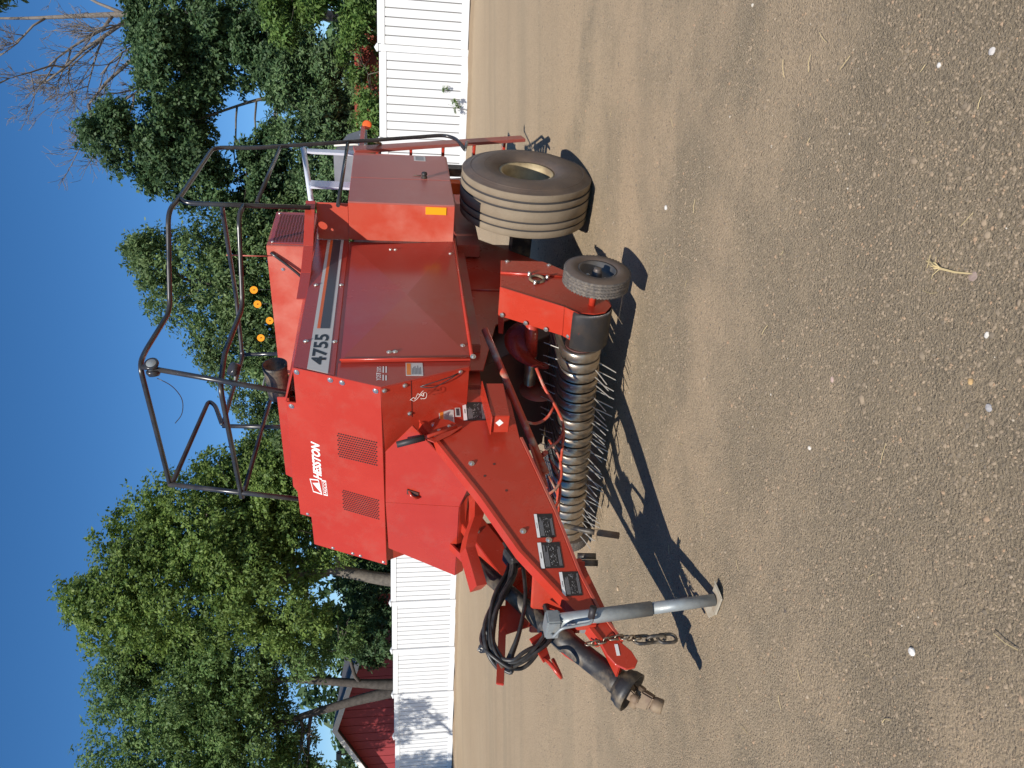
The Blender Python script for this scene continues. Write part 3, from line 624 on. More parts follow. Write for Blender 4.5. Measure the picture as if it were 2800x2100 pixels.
# near end housing
sh = plate('pickup_end_shield', [(1.20, 1.0, 0.84), (1.55, 1.0, 0.885), (1.862, 1.0, 0.42), (1.872, 1.0, 0.34), (1.845, 1.0, 0.26), (1.77, 1.0, 0.205), (1.66, 1.0, 0.20), (1.45, 1.0, 0.33), (1.20, 1.0, 0.50)], 0.01, RED, B)
plate('shield_front', [(1.555, 0.795, 0.885), (1.555, 1.004, 0.89), (1.80, 1.004, 0.515), (1.80, 0.795, 0.50)], 0.01, RED, sh, flip=False)
plate('shield_front', [(1.80, 0.795, 0.498), (1.80, 1.004, 0.513), (1.8772, 1.004, 0.4380), (1.8799, 0.989, 0.4356), (1.8613, 0.974, 0.4524), (1.8648, 0.959, 0.4492), (1.8858, 0.944, 0.4302), (1.8862, 0.929, 0.4298), (1.8875, 0.914, 0.4286), (1.8817, 0.899, 0.4339), (1.8917, 0.885, 0.4248), (1.8946, 0.870, 0.4222), (1.8911, 0.855, 0.4254), (1.8781, 0.840, 0.4372), (1.8818, 0.825, 0.4339), (1.8780, 0.810, 0.4373), (1.8831, 0.795, 0.4327)], 0.004, RED, sh, bev=0)
def nose():
    bm = bmesh.new(); rows = []
    for w in (0.742, 0.752, 0.985, 1.003):
        rr = 0.156 if w in (0.752, 0.985) else 0.150
        rows.append([bm.verts.new((1.755 + rr * math.cos(math.radians(t)), w, 0.352 + 0.04 * (w - 0.88) + rr * math.sin(math.radians(t)))) for t in range(48, -150, -11)])
    for i in range(3):
        for j in range(len(rows[0]) - 1): bm.faces.new((rows[i][j], rows[i][j + 1], rows[i + 1][j + 1], rows[i + 1][j]))
    r = bmesh.ops.solidify(bm, geom=bm.faces[:], thickness=0.005)
    return from_bm('scraped_nose_band', bm, BAREBLK, sh, True)
nose()
plate('shield_tab', [(1.555, 0.80, 0.885), (1.565, 0.665, 0.872), (1.575, 0.665, 0.842), (1.57, 0.80, 0.845)], 0.006, RED, sh)
tube('shield_rib', [(1.36, 1.006, 0.862), (1.40, 1.006, 0.36)], 0.009, RED, sh, 8)
plate('shield_rear', [(1.19, 1.012, 0.84), (1.35, 1.012, 0.86), (1.385, 1.012, 0.38), (1.30, 1.012, 0.44), (1.19, 1.012, 0.55)], 0.006, RED, sh)
for a, z in ((1.21, 0.80), (1.25, 0.52)): bolt((a, 1.013, z), Wn, sh, 1.2)
for w, z, a in ((0.805, 0.862, 1.575), (0.80, 0.72, 1.665), (0.80, 0.60, 1.74), (0.80, 0.47, 1.822)): bolt((a + 0.01, w + 0.012, z), (0.8, 0, 0.55), sh, 1.2)
rg = lathe('lock_ring', [(0.0, 0.055), (0.012, 0.050), (0.012, 0.040), (0.0, 0.036)], (1.44, 1.004, 0.63), (0, 1, 0), RUST, sh, 24)
for an in (20, 140, 260):
    c = V(1.44 + 0.07 * math.cos(math.radians(an)), 1.004, 0.63 + 0.07 * math.sin(math.radians(an)))
    lathe('ring_stud', [(0, 0.012), (0.02, 0.012), (0.026, 0.006), (0.026, 0)], c, (0, 1, 0), ZINC, rg, 10)
# gauge wheel
def gauge(c, s=1):
    P = [(-0.045, 0.115), (-0.055, 0.125), (-0.060, 0.155), (-0.056, 0.180), (-0.047, 0.196)]; mi = [1] * 4
    g = [-0.047, -0.030, -0.012, 0.012, 0.030, 0.047]
    for i in range(5):
        a, b = g[i], g[i + 1]
        P += [(a + 0.0025, 0.205), (b - 0.0025, 0.205)]; mi += [0, 0]
        if i < 4: P += [(b - 0.001, 0.197), (b + 0.001, 0.197)]; mi += [0, 0]
    P += [(0.047, 0.196), (0.056, 0.180), (0.060, 0.155), (0.055, 0.125), (0.045, 0.115)]; mi = (mi + [0] + [1] * 9)[:len(P) - 1]
    zig = lambda d, r, a: (0.0045 * (1 if int(a / (2 * PI) * 120 + 0.5) % 2 else -1) if r > 0.1965 else 0)
    t = lathe('gauge_tyre', P, c, (0, s, 0), [mat('small_tyre_tread', (0.085, 0.075, 0.068), 0.8, c2=(0.20, 0.165, 0.13), scale=60, lo=0.4, hi=0.7, bump=0.5, bscale=120), SIDEW], B, 120, mats=mi, wob=zig)
    r = lathe('gauge_rim', [(0.046, 0.118), (0.052, 0.120), (0.048, 0.108), (0.005, 0.100), (0.0, 0.085), (-0.004, 0.03), (-0.004, 0.0)], c, (0, s, 0), GRIM, B, 36)
    lathe('gauge_hub', [(-0.004, 0.032), (0.035, 0.030), (0.038, 0.024), (0.055, 0.024), (0.058, 0.02), (0.058, 0.0)], c, (0, s, 0), BAREBLK, r, 20)
    for k in range(4): bolt(Vector(c) + V(0.055 * math.cos(k * PI / 2 + 0.5), 0.0 * s, 0.055 * math.sin(k * PI / 2 + 0.5)), (0, s, 0), r, 0.9, 'lug_nut')
gauge((1.755, 1.195, 0.332)); gauge((1.665, -1.10, 0.205), -1)
tube('gauge_arm', [(1.755, 0.99, 0.33), (1.755, 1.15, 0.332)], 0.022, RED, B, 10)
plate('pickup_end_shield', [(1.20, -1.0, 0.70), (1.55, -1.0, 0.73), (1.86, -1.0, 0.28), (1.84, -1.0, 0.14), (1.72, -1.0, 0.08), (1.45, -1.0, 0.17), (1.20, -1.0, 0.36)], 0.01, RED, B)
# auger
axA, axZ = 1.62, 0.66
def auger():
    t = tube('auger_tube', [(axA, 0.82, axZ + 0.01), (axA, 0.53, axZ - 0.012)], 0.043, RED, B, 20)
    tube('auger_shaft', [(axA, 0.535, axZ - 0.012), (axA, 0.30, axZ - 0.03)], 0.040, STEEL, B, 20)
    tube('auger_tip', [(axA, 0.301, axZ - 0.03), (axA, 0.285, axZ - 0.031)], 0.030, RED, B, 16)
    bm = bmesh.new(); rows = []
    for k in range(33):
        u = k / 32; an = math.radians(255 - 330 * u); w = 0.80 - 0.30 * u; ro = 0.175 * (1 if u < 0.9 else 1 - 0.4 * (u - 0.9) / 0.1)
        rows.append([bm.verts.new((axA + r * math.cos(an), w - 0.02 * (r / 0.175), axZ + 0.04 * (w - 0.65) + r * math.sin(an))) for r in (0.03, 0.10, ro)])
    for i in range(32):
        for j in range(2): bm.faces.new((rows[i][j], rows[i][j + 1], rows[i + 1][j + 1], rows[i + 1][j]))
    bmesh.ops.solidify(bm, geom=bm.faces[:], thickness=0.005)
    from_bm('auger_flight', bm, RED, t, True)
    lathe('auger_disc', [(-0.004, 0.0), (-0.004, 0.125), (0.004, 0.125), (0.004, 0.0)], (axA - 0.05, 0.20, axZ - 0.10), (0, 1, 0), REDD, B, 32)
auger()
tube('pickup_strut', [(1.74, 0.80, 0.99), (2.53, 0.29, 0.668)], 0.0225, WORN, B, 12)
tube('windguard_rod', [(2.05, 0.72, 0.70), (2.12, 0.61, 0.645), (2.18, 0.53, 0.58), (2.20, 0.43, 0.525), (2.20, 0.34, 0.505), (2.22, 0.27, 0.54), (2.27, 0.25, 0.63)], 0.0095, WORN, B, 8, 0.06)
tube('windguard_finger', [(2.15, 0.52, 0.580), (2.21, 0.46, 0.62), (2.24, 0.43, 0.70), (2.24, 0.46, 0.78)], 0.009, WORN, B, 8, 0.05)
tube('windguard_rod', [(2.20, 0.34, 0.505), (2.20, 0.10, 0.49), (2.20, -0.25, 0.47), (2.20, -0.6, 0.44)], 0.009, WORN, B, 8, 0.06)
for k, w in enumerate((0.10, -0.06, -0.22, -0.38)):
    tube('windguard_finger', [(2.05, w + 0.05, 0.55 - 0.02 * k), (2.20, w, 0.485 - 0.012 * k), (2.36, w - 0.06, 0.51 - 0.012 * k), (2.44, w - 0.08, 0.62 - 0.01 * k)], 0.0085, WORN, B, 8, 0.10)
br = plate('strut_bracket', [(2.40, 0.42, 0.76), (2.62, 0.36, 0.72), (2.60, 0.24, 0.66), (2.42, 0.30, 0.68)], 0.012, REDD, B)
tube('bracket_bar', [(2.42, 0.36, 0.66), (2.20, 0.10, 0.66)], 0.016, WORN, B, 8)
bolt((2.22, 0.12, 0.68), Zn, B, 1.4)

# ------------------------------------------------------------------ tongue
def tw(a): return 0.55 - 0.185 * (a - 2.1)
top = [(2.05, 1.50), (2.316, 1.402), (2.463, 1.311), (2.835, 1.097), (3.174, 0.926), (3.448, 0.735), (3.56, 0.655), (3.66, 0.60), (3.735, 0.575), (3.78, 0.545), (3.805, 0.50), (3.80, 0.455)]
bot = [(3.77, 0.435), (3.72, 0.455), (3.672, 0.50), (3.511, 0.580), (3.316, 0.638), (2.945, 0.706), (2.436, 0.832), (2.05, 0.86)]
tp = plate('tongue_beam', [(a, tw(a), z) for a, z in top + bot], 0.014, RED, B, flip=True)
tn = Vector((0.185, 1, 0)).normalized(); tx = Vector((1, -0.185, 0)).normalized()
def flange(pts, wf, width, m, lift=0.006):
    bm = bmesh.new(); rows = []
    for a, z in pts:
        w = wf(a); rows.append([bm.verts.new((a, w + 0.008, z + lift)), bm.verts.new((a, w - width, z + lift + 0.004)), bm.verts.new((a, w - width, z - 0.008)), bm.verts.new((a, w + 0.008, z - 0.016))])
    for i in range(len(rows) - 1):
        for j in range(4): bm.faces.new((rows[i][j], rows[i][(j + 1) % 4], rows[i + 1][(j + 1) % 4], rows[i + 1][j]))
    bm.faces.new(rows[0]); bm.faces.new(rows[-1])
    return from_bm('tongue_flange', bm, m, tp)
flange(top[1:8], tw, 0.055, RED)
flange(bot[2:7], tw, 0.05, REDD, -0.002)
for a, z in ((2.615, 1.128), (3.059, 0.891), (3.116, 0.762), (2.331, 1.327)): bolt(V(a, tw(a), z) + tn * 0.001, tn, tp, 1.3)
for a, z in ((2.70, 1.06), (2.62, 1.0), (2.80, 0.95)): lathe('bolt_hole', [(0.0012, 0.008), (0.0013, 0.0)], V(a, tw(a), z), tn, DARK, tp, 8, smooth=False)
def notice(a, z, w, h, kind):
    bits = [(0.0, 1.0, 0.84, 1.0, WHITE), (0.38, 0.62, 0.89, 0.93, PGREY)]
    rr = random.Random(kind); GP = mat('grey_print', (0.30, 0.29, 0.29), 0.5)
    for k in range(5): y = 0.76 - k * 0.042; bits.append((0.06, rr.uniform(0.6, 0.92), y, y + 0.016, GP))
    for k in range(46):
        x = rr.uniform(0.06, 0.88); y = rr.uniform(0.22, 0.54); bits.append((x, x + rr.uniform(0.008, 0.06), y, y + rr.uniform(0.008, 0.02), GP if k % 3 else SILV))
    for k in range(3): y = 0.06 + k * 0.045; bits.append((0.08, rr.uniform(0.7, 0.93), y, y + 0.016, GP))
    decal('instruction_decal', V(a + w, tw(a + w), z) + tn * 0.0005, -tx, Zn, w, h, PBLACK, tp, bits)
notice(2.955, 0.722, 0.145, 0.098, 1); notice(3.128, 0.707, 0.150, 0.118, 2); notice(3.300, 0.638, 0.132, 0.100, 3)
notice(2.155, 1.015, 0.145, 0.135, 4)
wd = warn(V(2.33, tw(2.33), 1.205) + tn * 0.0005, -tx, Zn, 0.115, 0.088, tp)
decal('small_plate', V(2.27, tw(2.27), 1.165) + tn * 0.0005, -tx, Zn, 0.07, 0.032, SILV, tp, [(0.1, 0.9, 0.2, 0.8, PGREY)])
decal('hitch_decal', V(3.74, tw(3.74), 0.515) + tn * 0.0005, -tx, Zn, 0.055, 0.016, WHITE, tp)
# far half of the A-frame and what lies between
def lw(a): return -0.42 + 0.30 * (a - 2.3)
ltop = [(2.2, 1.32), (2.6, 1.14), (2.96, 0.95), (3.2, 0.83), (3.5, 0.68), (3.72, 0.50)]; lbot = [(3.74, 0.45), (3.5, 0.58), (2.9, 0.66), (2.2, 0.86)]
l2 = plate('tongue_beam', [(a, lw(a), z) for a, z in ltop + lbot], 0.014, RED, B, flip=False)
bm = bmesh.new(); rows = []
for a, z in ltop: w = lw(a); rows.append([bm.verts.new((a, w + 0.03, z + 0.006)), bm.verts.new((a, w - 0.03, z + 0.006)), bm.verts.new((a, w - 0.03, z - 0.008)), bm.verts.new((a, w + 0.03, z - 0.008))])
for i in range(len(rows) - 1):
    for j in range(4): bm.faces.new((rows[i][j], rows[i][(j + 1) % 4], rows[i + 1][(j + 1) % 4], rows[i + 1][j]))
from_bm('tongue_flange', bm, RED, l2)
sbx = hexa('shaft_shield', [(2.40, -0.16, 1.175), (2.99, -0.16, 0.90), (2.99, -0.24, 0.90), (2.40, -0.24, 1.175)], [(2.34, -0.16, 1.045), (2.86, -0.16, 0.80), (2.86, -0.24, 0.80), (2.34, -0.24, 1.045)], RED, B, 0.004)
bolt((2.55, -0.159, 1.05), Wn, sbx, 1.3); lathe('shield_bush', [(0, 0.022), (0.012, 0.020), (0.012, 0.0)], (2.93, -0.158, 0.885), (0.3, 1, 0), BLACKD, sbx, 14)
hexa('cross_plate', [(3.20, 0.30, 0.84), (3.34, -0.10, 0.84), (3.33, -0.10, 0.85), (3.19, 0.30, 0.85)], [(3.22, 0.30, 0.58), (3.36, -0.10, 0.58), (3.35, -0.10, 0.58), (3.21, 0.30, 0.58)], RED, B, 0.002)
hexa('hitch_bar', [(3.1, 0.20, 0.62), (3.74, 0.20, 0.50), (3.74, 0.06, 0.50), (3.1, 0.02, 0.62)], [(3.1, 0.20, 0.56), (3.70, 0.20, 0.46), (3.70, 0.06, 0.46), (3.1, 0.02, 0.56)], RED, B, 0.006)
wv = [(2.515, 0.13, 1.085), (2.58, 0.13, 1.085), (2.72, 0.12, 1.10), (2.84, 0.10, 1.145), (2.92, 0.08, 1.165), (3.04, 0.07, 1.145), (3.17, 0.06, 1.125)]
bm = bmesh.new(); rows = []
for a, w, z in wv: rows.append([bm.verts.new((a, w + 0.03, z)), bm.verts.new((a - 0.012, w - 0.035, z + 0.03)), bm.verts.new((a - 0.03, w - 0.035, z - 0.03)), bm.verts.new((a - 0.01, w + 0.03, z - 0.055))])
for i in range(len(rows) - 1):
    for j in range(4): bm.faces.new((rows[i][j], rows[i][(j + 1) % 4], rows[i + 1][(j + 1) % 4], rows[i + 1][j]))
bm.faces.new(rows[0]); bm.faces.new(rows[-1])
wb = from_bm('hose_guide_bar', bm, RED, B)
box('rubber_stop', 2.455, 2.52, 0.10, 0.16, 1.06, 1.10, GRIP, wb, bev=0.006)
# tool tray with the white diamond
tr = box('tool_tray', 2.12, 2.44, 0.535, 0.655, 0.905, 1.01, RED, B, bev=0.003)
plate('tray_rim', [(2.10, 0.66, 1.035), (2.455, 0.66, 1.012), (2.455, 0.53, 1.012), (2.10, 0.53, 1.035)], 0.006, RED, tr)
bm = bmesh.new(); bm.faces.new([bm.verts.new(p) for p in ((2.4415, 0.607, 0.985), (2.4415, 0.632, 0.962), (2.4415, 0.607, 0.939), (2.4415, 0.582, 0.962))]); from_bm('diamond_sticker', bm, WHITE, tr)
# lever and its bracket on the tongue
lv = tube('flywheel_lever', [(2.40, 0.55, 1.20), (2.46, 0.545, 1.33), (2.48, 0.53, 1.40)], 0.011, RED, B, 8, 0.03)
tube('lever_grip', [(2.478, 0.535, 1.385), (2.495, 0.50, 1.54)], 0.0185, GRIP, lv, 14)
plate('lever_bracket', [(2.30, 0.535, 1.31), (2.46, 0.505, 1.37), (2.48, 0.50, 1.33), (2.42, 0.51, 1.23), (2.36, 0.52, 1.16), (2.31, 0.53, 1.24)], 0.008, RED, lv, flip=True)
for a, z in ((2.40, 1.30), (2.36, 1.24), (2.44, 1.33)): bolt((a, 0.522, z), tn, lv, 0.9)
# parked hitch handle and clevis under the tongue
hk = tube('parked_handle', [(2.72, 0.05, 0.56), (2.80, 0.09, 0.46), (2.83, 0.10, 0.40)], 0.016, BLACKD, B, 10, 0.03)
tube('handle_grip', [(2.825, 0.10, 0.41), (2.86, 0.10, 0.27)], 0.020, RUST, hk, 12)
for k in (0, 1): tube('clevis_finger', [(2.93 + 0.05 * k, 0.02, 0.52), (2.955 + 0.05 * k, 0.04, 0.42)], 0.018, BLACKD, B, 10)
tube('clevis_body', [(3.02, 0.0, 0.62), (3.06, 0.03, 0.50)], 0.03, BLACKD, B, 12)
# drive shaft
ps = [(3.05, -0.01, 0.92), (3.46, 0.0, 0.70), (3.70, 0.0, 0.455)]
pt = lathe('drive_shaft_guard', [(0, 0.052), (0.10, 0.056), (0.12, 0.060), (0.15, 0.062), (0.17, 0.056), (0.44, 0.056), (0.455, 0.064), (0.475, 0.064)], (3.36, 0.0, 0.787), (0.29, 0.0, -0.252), BLACKD, B, 28)
tube('drive_shaft', [(2.9, -0.04, 1.10), (3.37, 0.0, 0.78)], 0.045, BLACKD, B, 16)
ax = Vector((0.29, 0.0, -0.252)).normalized(); e = Vector((3.36, 0.0, 0.787)) + ax * 0.475
lathe('guard_bell', [(0, 0.062), (0.015, 0.075), (0.02, 0.088), (0.035, 0.09), (0.05, 0.098), (0.085, 0.102), (0.085, 0.094), (0.03, 0.07), (0.0, 0.0)], e, ax, BLACKD, pt, 28)
yk = lathe('shaft_yoke', [(0.0, 0.0), (0.0, 0.036), (0.03, 0.036), (0.05, 0.03), (0.06, 0.0)], e + ax * 0.03, ax, RUST, B, 18)
x_, y_, _ = basis(ax)
for s in (-1, 1):
    q = e + ax * 0.06 + x_ * 0.042 * s
    hexa('yoke_ear', [q + y_ * 0.028 + x_ * 0.01, q + y_ * 0.028 - x_ * 0.01, q - y_ * 0.028 - x_ * 0.01, q - y_ * 0.028 + x_ * 0.01], [q + ax * 0.075 + y_ * 0.02 + x_ * 0.01, q + ax * 0.075 + y_ * 0.02 - x_ * 0.01, q + ax * 0.075 - y_ * 0.02 - x_ * 0.01, q + ax * 0.075 - y_ * 0.02 + x_ * 0.01], RUST, yk, 0.006)
ce = e + ax * 0.115; dn = (ax + Vector((0.1, 0.05, -0.75))).normalized()
lathe('cross_bearing', [(-0.055, 0.0), (-0.055, 0.020), (0.055, 0.020), (0.055, 0.0)], ce, x_, RUST, yk, 16); lathe('cross_bearing', [(-0.055, 0.0), (-0.055, 0.020), (0.055, 0.020), (0.055, 0.0)], ce, y_, RUST, yk, 16)
hexa('yoke_block', [ce + y_ * 0.045 + x_ * 0.036 + dn * 0.01, ce + y_ * 0.045 - x_ * 0.036 + dn * 0.01, ce - y_ * 0.045 - x_ * 0.036 + dn * 0.01, ce - y_ * 0.045 + x_ * 0.036 + dn * 0.01], [ce + dn * 0.075 + y_ * 0.034 + x_ * 0.03, ce + dn * 0.075 + y_ * 0.034 - x_ * 0.03, ce + dn * 0.075 - y_ * 0.034 - x_ * 0.03, ce + dn * 0.075 - y_ * 0.034 + x_ * 0.03], RUST, yk, 0.008)
lathe('spline_collar', [(0.07, 0.0), (0.07, 0.030), (0.085, 0.036), (0.12, 0.036), (0.125, 0.030), (0.125, 0.022), (0.10, 0.018), (0.10, 0.0)], ce, dn, RUST, yk, 20)
# jack stand
jk = tube('jack_stand', [(3.56, 0.285, 0.80), (3.56, 0.345, 0.33)], 0.035, GALV, B, 20)
tube('jack_inner_tube', [(3.56, 0.345, 0.335), (3.56, 0.388, 0.02)], 0.029, GALV, jk, 20)
FOOT = mat('dusty_galvanised', (0.40, 0.36, 0.28), 0.7, 0.1, c2=(0.30, 0.24, 0.17), scale=15)
ft = hexa('jack_foot', [(3.515, 0.33, 0.017), (3.605, 0.33, 0.017), (3.605, 0.45, 0.017), (3.515, 0.45, 0.017)], [(3.512, 0.33, 0.010), (3.608, 0.33, 0.010), (3.608, 0.45, 0.010), (3.512, 0.45, 0.010)], FOOT, jk, 0.002)
for sg in (-1, 1):
    y0, y1 = 0.39 + sg * 0.0605, 0.39 + sg * 0.098
    hexa('foot_lip', [(3.517, y0, 0.0165), (3.603, y0, 0.0165), (3.59, y1, 0.036), (3.53, y1, 0.036)], [(3.517, y0, 0.0105), (3.603, y0, 0.0105), (3.59, y1 + sg * 0.003, 0.031), (3.53, y1 + sg * 0.003, 0.031)], FOOT, jk, 0.001)
box('jack_head', 3.52, 3.60, 0.20, 0.325, 0.775, 0.845, GALV, jk, bev=0.008)
box('jack_bracket', 3.53, 3.59, 0.215, 0.255, 0.555, 0.67, GALV, jk, bev=0.006)
tube('jack_crank', [(3.60, 0.245, 0.815), (3.625, 0.25, 0.815), (3.63, 0.325, 0.785), (3.625, 0.345, 0.64), (3.60, 0.36, 0.635)], 0.0075, GALV, jk, 8, 0.025)
tube('crank_knob', [(3.60, 0.352, 0.64), (3.58, 0.405, 0.632)], 0.017, GRIP, jk, 12)
decal('jack_sticker', V(3.599, 0.289, 0.715), Vector((0.1, 0.99, -0.1)), Zn, 0.03, 0.04, WHITE, jk, [(0.2, 0.8, 0.35, 0.75, BLUE)], off=0.003)
box('jack_mount', 3.50, 3.60, 0.255, 0.30, 0.60, 0.70, RED, B, bev=0.006)
# safety chain
def link_mesh(L_, W_, r):
    bm = bmesh.new(); n = 20; rings = []
    for k in range(n):
        t = 2 * PI * k / n; c = Vector((W_ * math.cos(t), 0, (L_ - W_) * (1 if math.sin(t) > 0.01 else -1 if math.sin(t) < -0.01 else 0) + W_ * math.sin(t)))
        ou = Vector((math.cos(t), 0, math.sin(t)))
        rings.append([bm.verts.new(c + (ou * math.cos(2 * PI * j / 7) + Vector((0, 1, 0)) * math.sin(2 * PI * j / 7)) * r) for j in range(7)])
    for i in range(n):
        for j in range(7): bm.faces.new((rings[i][j], rings[i][(j + 1) % 7], rings[(i + 1) % n][(j + 1) % 7], rings[(i + 1) % n][j]))
    bmesh.ops.recalc_face_normals(bm, faces=bm.faces); me = bpy.data.meshes.new('chain_link'); bm.to_mesh(me); bm.free()
    for p in me.polygons: p.use_smooth = True
    return me
CH = mat('chain_steel', (0.36, 0.31, 0.24), 0.4, 0.9, c2=(0.20, 0.14, 0.09), scale=20)
lm = link_mesh(0.021, 0.0125, 0.0042); lm.materials.append(CH)
lb = link_mesh(0.045, 0.028, 0.0085); lb.materials.append(BLACKD)
root = None
for k in range(9):
    t = k / 8; p = V(3.665 + 0.005 * math.sin(k), 0.245 + 0.03 * math.sin(t * 2.0), 0.645 - 0.225 * t)
    o = bpy.data.objects.new('safety_chain' if root is None else 'chain_link', lm); col.objects.link(o); o.parent = B if root is None else root
    mw = Matrix.Translation(p) @ Matrix.Rotation(0.4 + (PI / 2 if k % 2 else 0), 4, 'Z') @ Matrix.Rotation(0.15, 4, 'X')
    if root is None: root = o; o.matrix_local = mw; rinv = mw.inverted()
    else: o.matrix_local = rinv @ mw
for k, (dz, rz) in enumerate(((0.385, 0.3), (0.32, 1.5), (0.265, 0.2))):
    o = bpy.data.objects.new('chain_link', lb); col.objects.link(o); o.parent = root
    o.matrix_local = rinv @ Matrix.Translation((3.668, 0.255, dz)) @ Matrix.Rotation(rz, 4, 'Z')
# hydraulic hoses
hb = random.Random(3)
base = [(2.86, 0.05, 0.93), (3.02, 0.03, 0.90), (3.20, 0.02, 1.00), (3.36, 0.0, 1.09), (3.50, -0.02, 1.09), (3.60, -0.02, 1.00), (3.57, 0.0, 0.90), (3.46, 0.03, 0.76), (3.30, 0.06, 0.78)]
for k in range(11):
    j = 0.05; sc = 1 + 0.12 * (k - 5) / 5
    pts = [V(a + hb.uniform(-j, j) * 0.5, w + hb.uniform(-j, j), 0.86 + (z - 0.86) * sc + hb.uniform(-j, j) * 0.5) for a, w, z in base]
    if k % 3 == 1: pts = pts[:6] + [V(3.56 + hb.uniform(-0.03, 0.03), 0.0, 0.99), V(3.44, 0.02 + hb.uniform(-.04, .04), 0.93), V(3.22, 0.04, 0.86), V(2.98, 0.05, 0.85)]
    tube('hydraulic_hose', pts, 0.0085 if k % 2 else 0.0105, HOSE, B, 8, 0.10, 6)
for (p, q) in (((3.33, 0.02, 1.06), (3.41, 0.0, 1.10)), ((3.52, -0.02, 1.06), (3.60, -0.02, 1.03))): tube('hose_coupler', [p, q], 0.016, GALV if p[0] < 3.45 else BLACKD, B, 12)
pl = tube('wiring_plug', [(3.45, -0.05, 1.065), (3.475, -0.02, 1.125)], 0.022, BLACK, B, 16); 
for k in range(6): tube('plug_pin', [V(3.475, -0.02, 1.125) + V(0.004, 0.011 * math.cos(k), 0.011 * math.sin(k)), V(3.478, -0.016, 1.131) + V(0.004, 0.011 * math.cos(k), 0.011 * math.sin(k))], 0.0035, ZINC, pl, 6)
hr = hexa('hose_rack', [(3.22, -0.015, 1.0), (3.68, -0.005, 1.072), (3.68, -0.02, 1.072), (3.22, -0.03, 1.0)], [(3.22, -0.015, 0.96), (3.69, -0.005, 1.035), (3.69, -0.02, 1.035), (3.22, -0.03, 0.96)], RED, B, 0.003)
plate('rack_web', [(3.16, -0.02, 0.96), (3.40, -0.02, 1.0), (3.32, -0.02, 0.74), (3.12, -0.02, 0.78)], 0.010, RED, hr)
plate('rack_gusset', [(3.46, 0.02, 0.88), (3.60, 0.02, 0.83), (3.58, 0.02, 0.79), (3.42, 0.02, 0.81)], 0.008, RED, hr)
tube('rack_loop', [(3.58, 0.02, 0.82), (3.64, 0.07, 0.81), (3.70, 0.05, 0.77), (3.68, 0.0, 0.75), (3.56, -0.02, 0.77)], 0.010, RED, hr, 8, 0.04)
plate('hose_strap', [(2.93, 0.11, 0.96), (3.02, 0.11, 0.92), (2.98, 0.11, 0.82), (2.89, 0.11, 0.86)], 0.10, HOSE, B, 0.01)
tube('valve_body', [(3.12, -0.03, 0.80), (3.24, 0.05, 0.72)], 0.03, BLACKD, B, 12)
# ------------------------------------------------------------------ white vinyl fence behind the baler
def fence():
    f = bpy.data.objects.new('vinyl_fence', None); col.objects.link(f)
    f.location = (FP[0], FP[1], 0.0); f.rotation_euler = (0, 0, math.atan2(FD[1], FD[0]))
    tag(f, 'long white vinyl privacy fence behind the red baler', 'fence')
    # local x runs left along the fence, local +y towards the camera
    PWd, H = 0.127, 1.80
    def mesh_box(x, y, z, bev=0.004):
        bm = bmesh.new(); bx(bm, -x / 2, x / 2, -y / 2, y / 2, 0, z)
        bmesh.ops.bevel(bm, geom=bm.edges[:], offset=bev, segments=1, affect='EDGES'); bmesh.ops.recalc_face_normals(bm, faces=bm.faces)
        me = bpy.data.meshes.new('fence_piece'); bm.to_mesh(me); bm.free(); me.materials.append(VINYL); return me
    post = mesh_box(PWd, PWd, H + 0.12); gap = FS - PWd; nb = 10; pitch = gap / nb
    board = mesh_box(pitch - 0.018, 0.024, H - 0.26, 0.005); rail = mesh_box(gap, 0.05, 0.145, 0.006)
    bm = bmesh.new(); bx(bm, -0.075, 0.075, -0.075, 0.075, 0, 0.03)
    b = [bm.verts.new(p) for p in ((-0.068, -0.068, 0.03), (0.068, -0.068, 0.03), (0.068, 0.068, 0.03), (-0.068, 0.068, 0.03))]; t = bm.verts.new((0, 0, 0.075))
    for i in range(4): bm.faces.new((b[i], b[(i + 1) % 4], t))
    cap = bpy.data.meshes.new('post_cap'); bm.to_mesh(cap); bm.free(); cap.materials.append(VINYL)
    def put(name, me, par, x, y, z, rz=0.0):
        o = bpy.data.objects.new(name, me); col.objects.link(o); o.parent = par; o.location = (x, y, z); o.rotation_euler = (random.uniform(-.002, .002), 0, rz); return o
    def gz(k): return 0.03 - 0.0325 * max(k, -0.5)
    back = mesh_box(gap, 0.006, H - 0.3, 0.001); back.materials.clear(); back.materials.append(VGAP)
    for k in range(-6, 12):
        z = gz(k); p = put('post', post, f, k * FS, 0, z - 0.12); put('post_cap', cap, p, 0, 0, H + 0.12)
        zm = gz(k + 0.5); xm = (k + 0.5) * FS
        put('bottom_rail', rail, f, xm, 0, zm + 0.0); put('top_rail', rail, f, xm, 0, zm + H - 0.15)
        put('panel_core', back, f, xm, -0.004, zm + 0.13)
        for i in range(nb): put('board', board, f, k * FS + PWd / 2 + (i + 0.5) * pitch, 0.002, zm + 0.13 + random.uniform(-0.002, 0.002))
    k = 12; p = put('post', post, f, k * FS, 0, gz(k) - 0.12); put('post_cap', cap, p, 0, 0, H + 0.12)
    return f
fence()

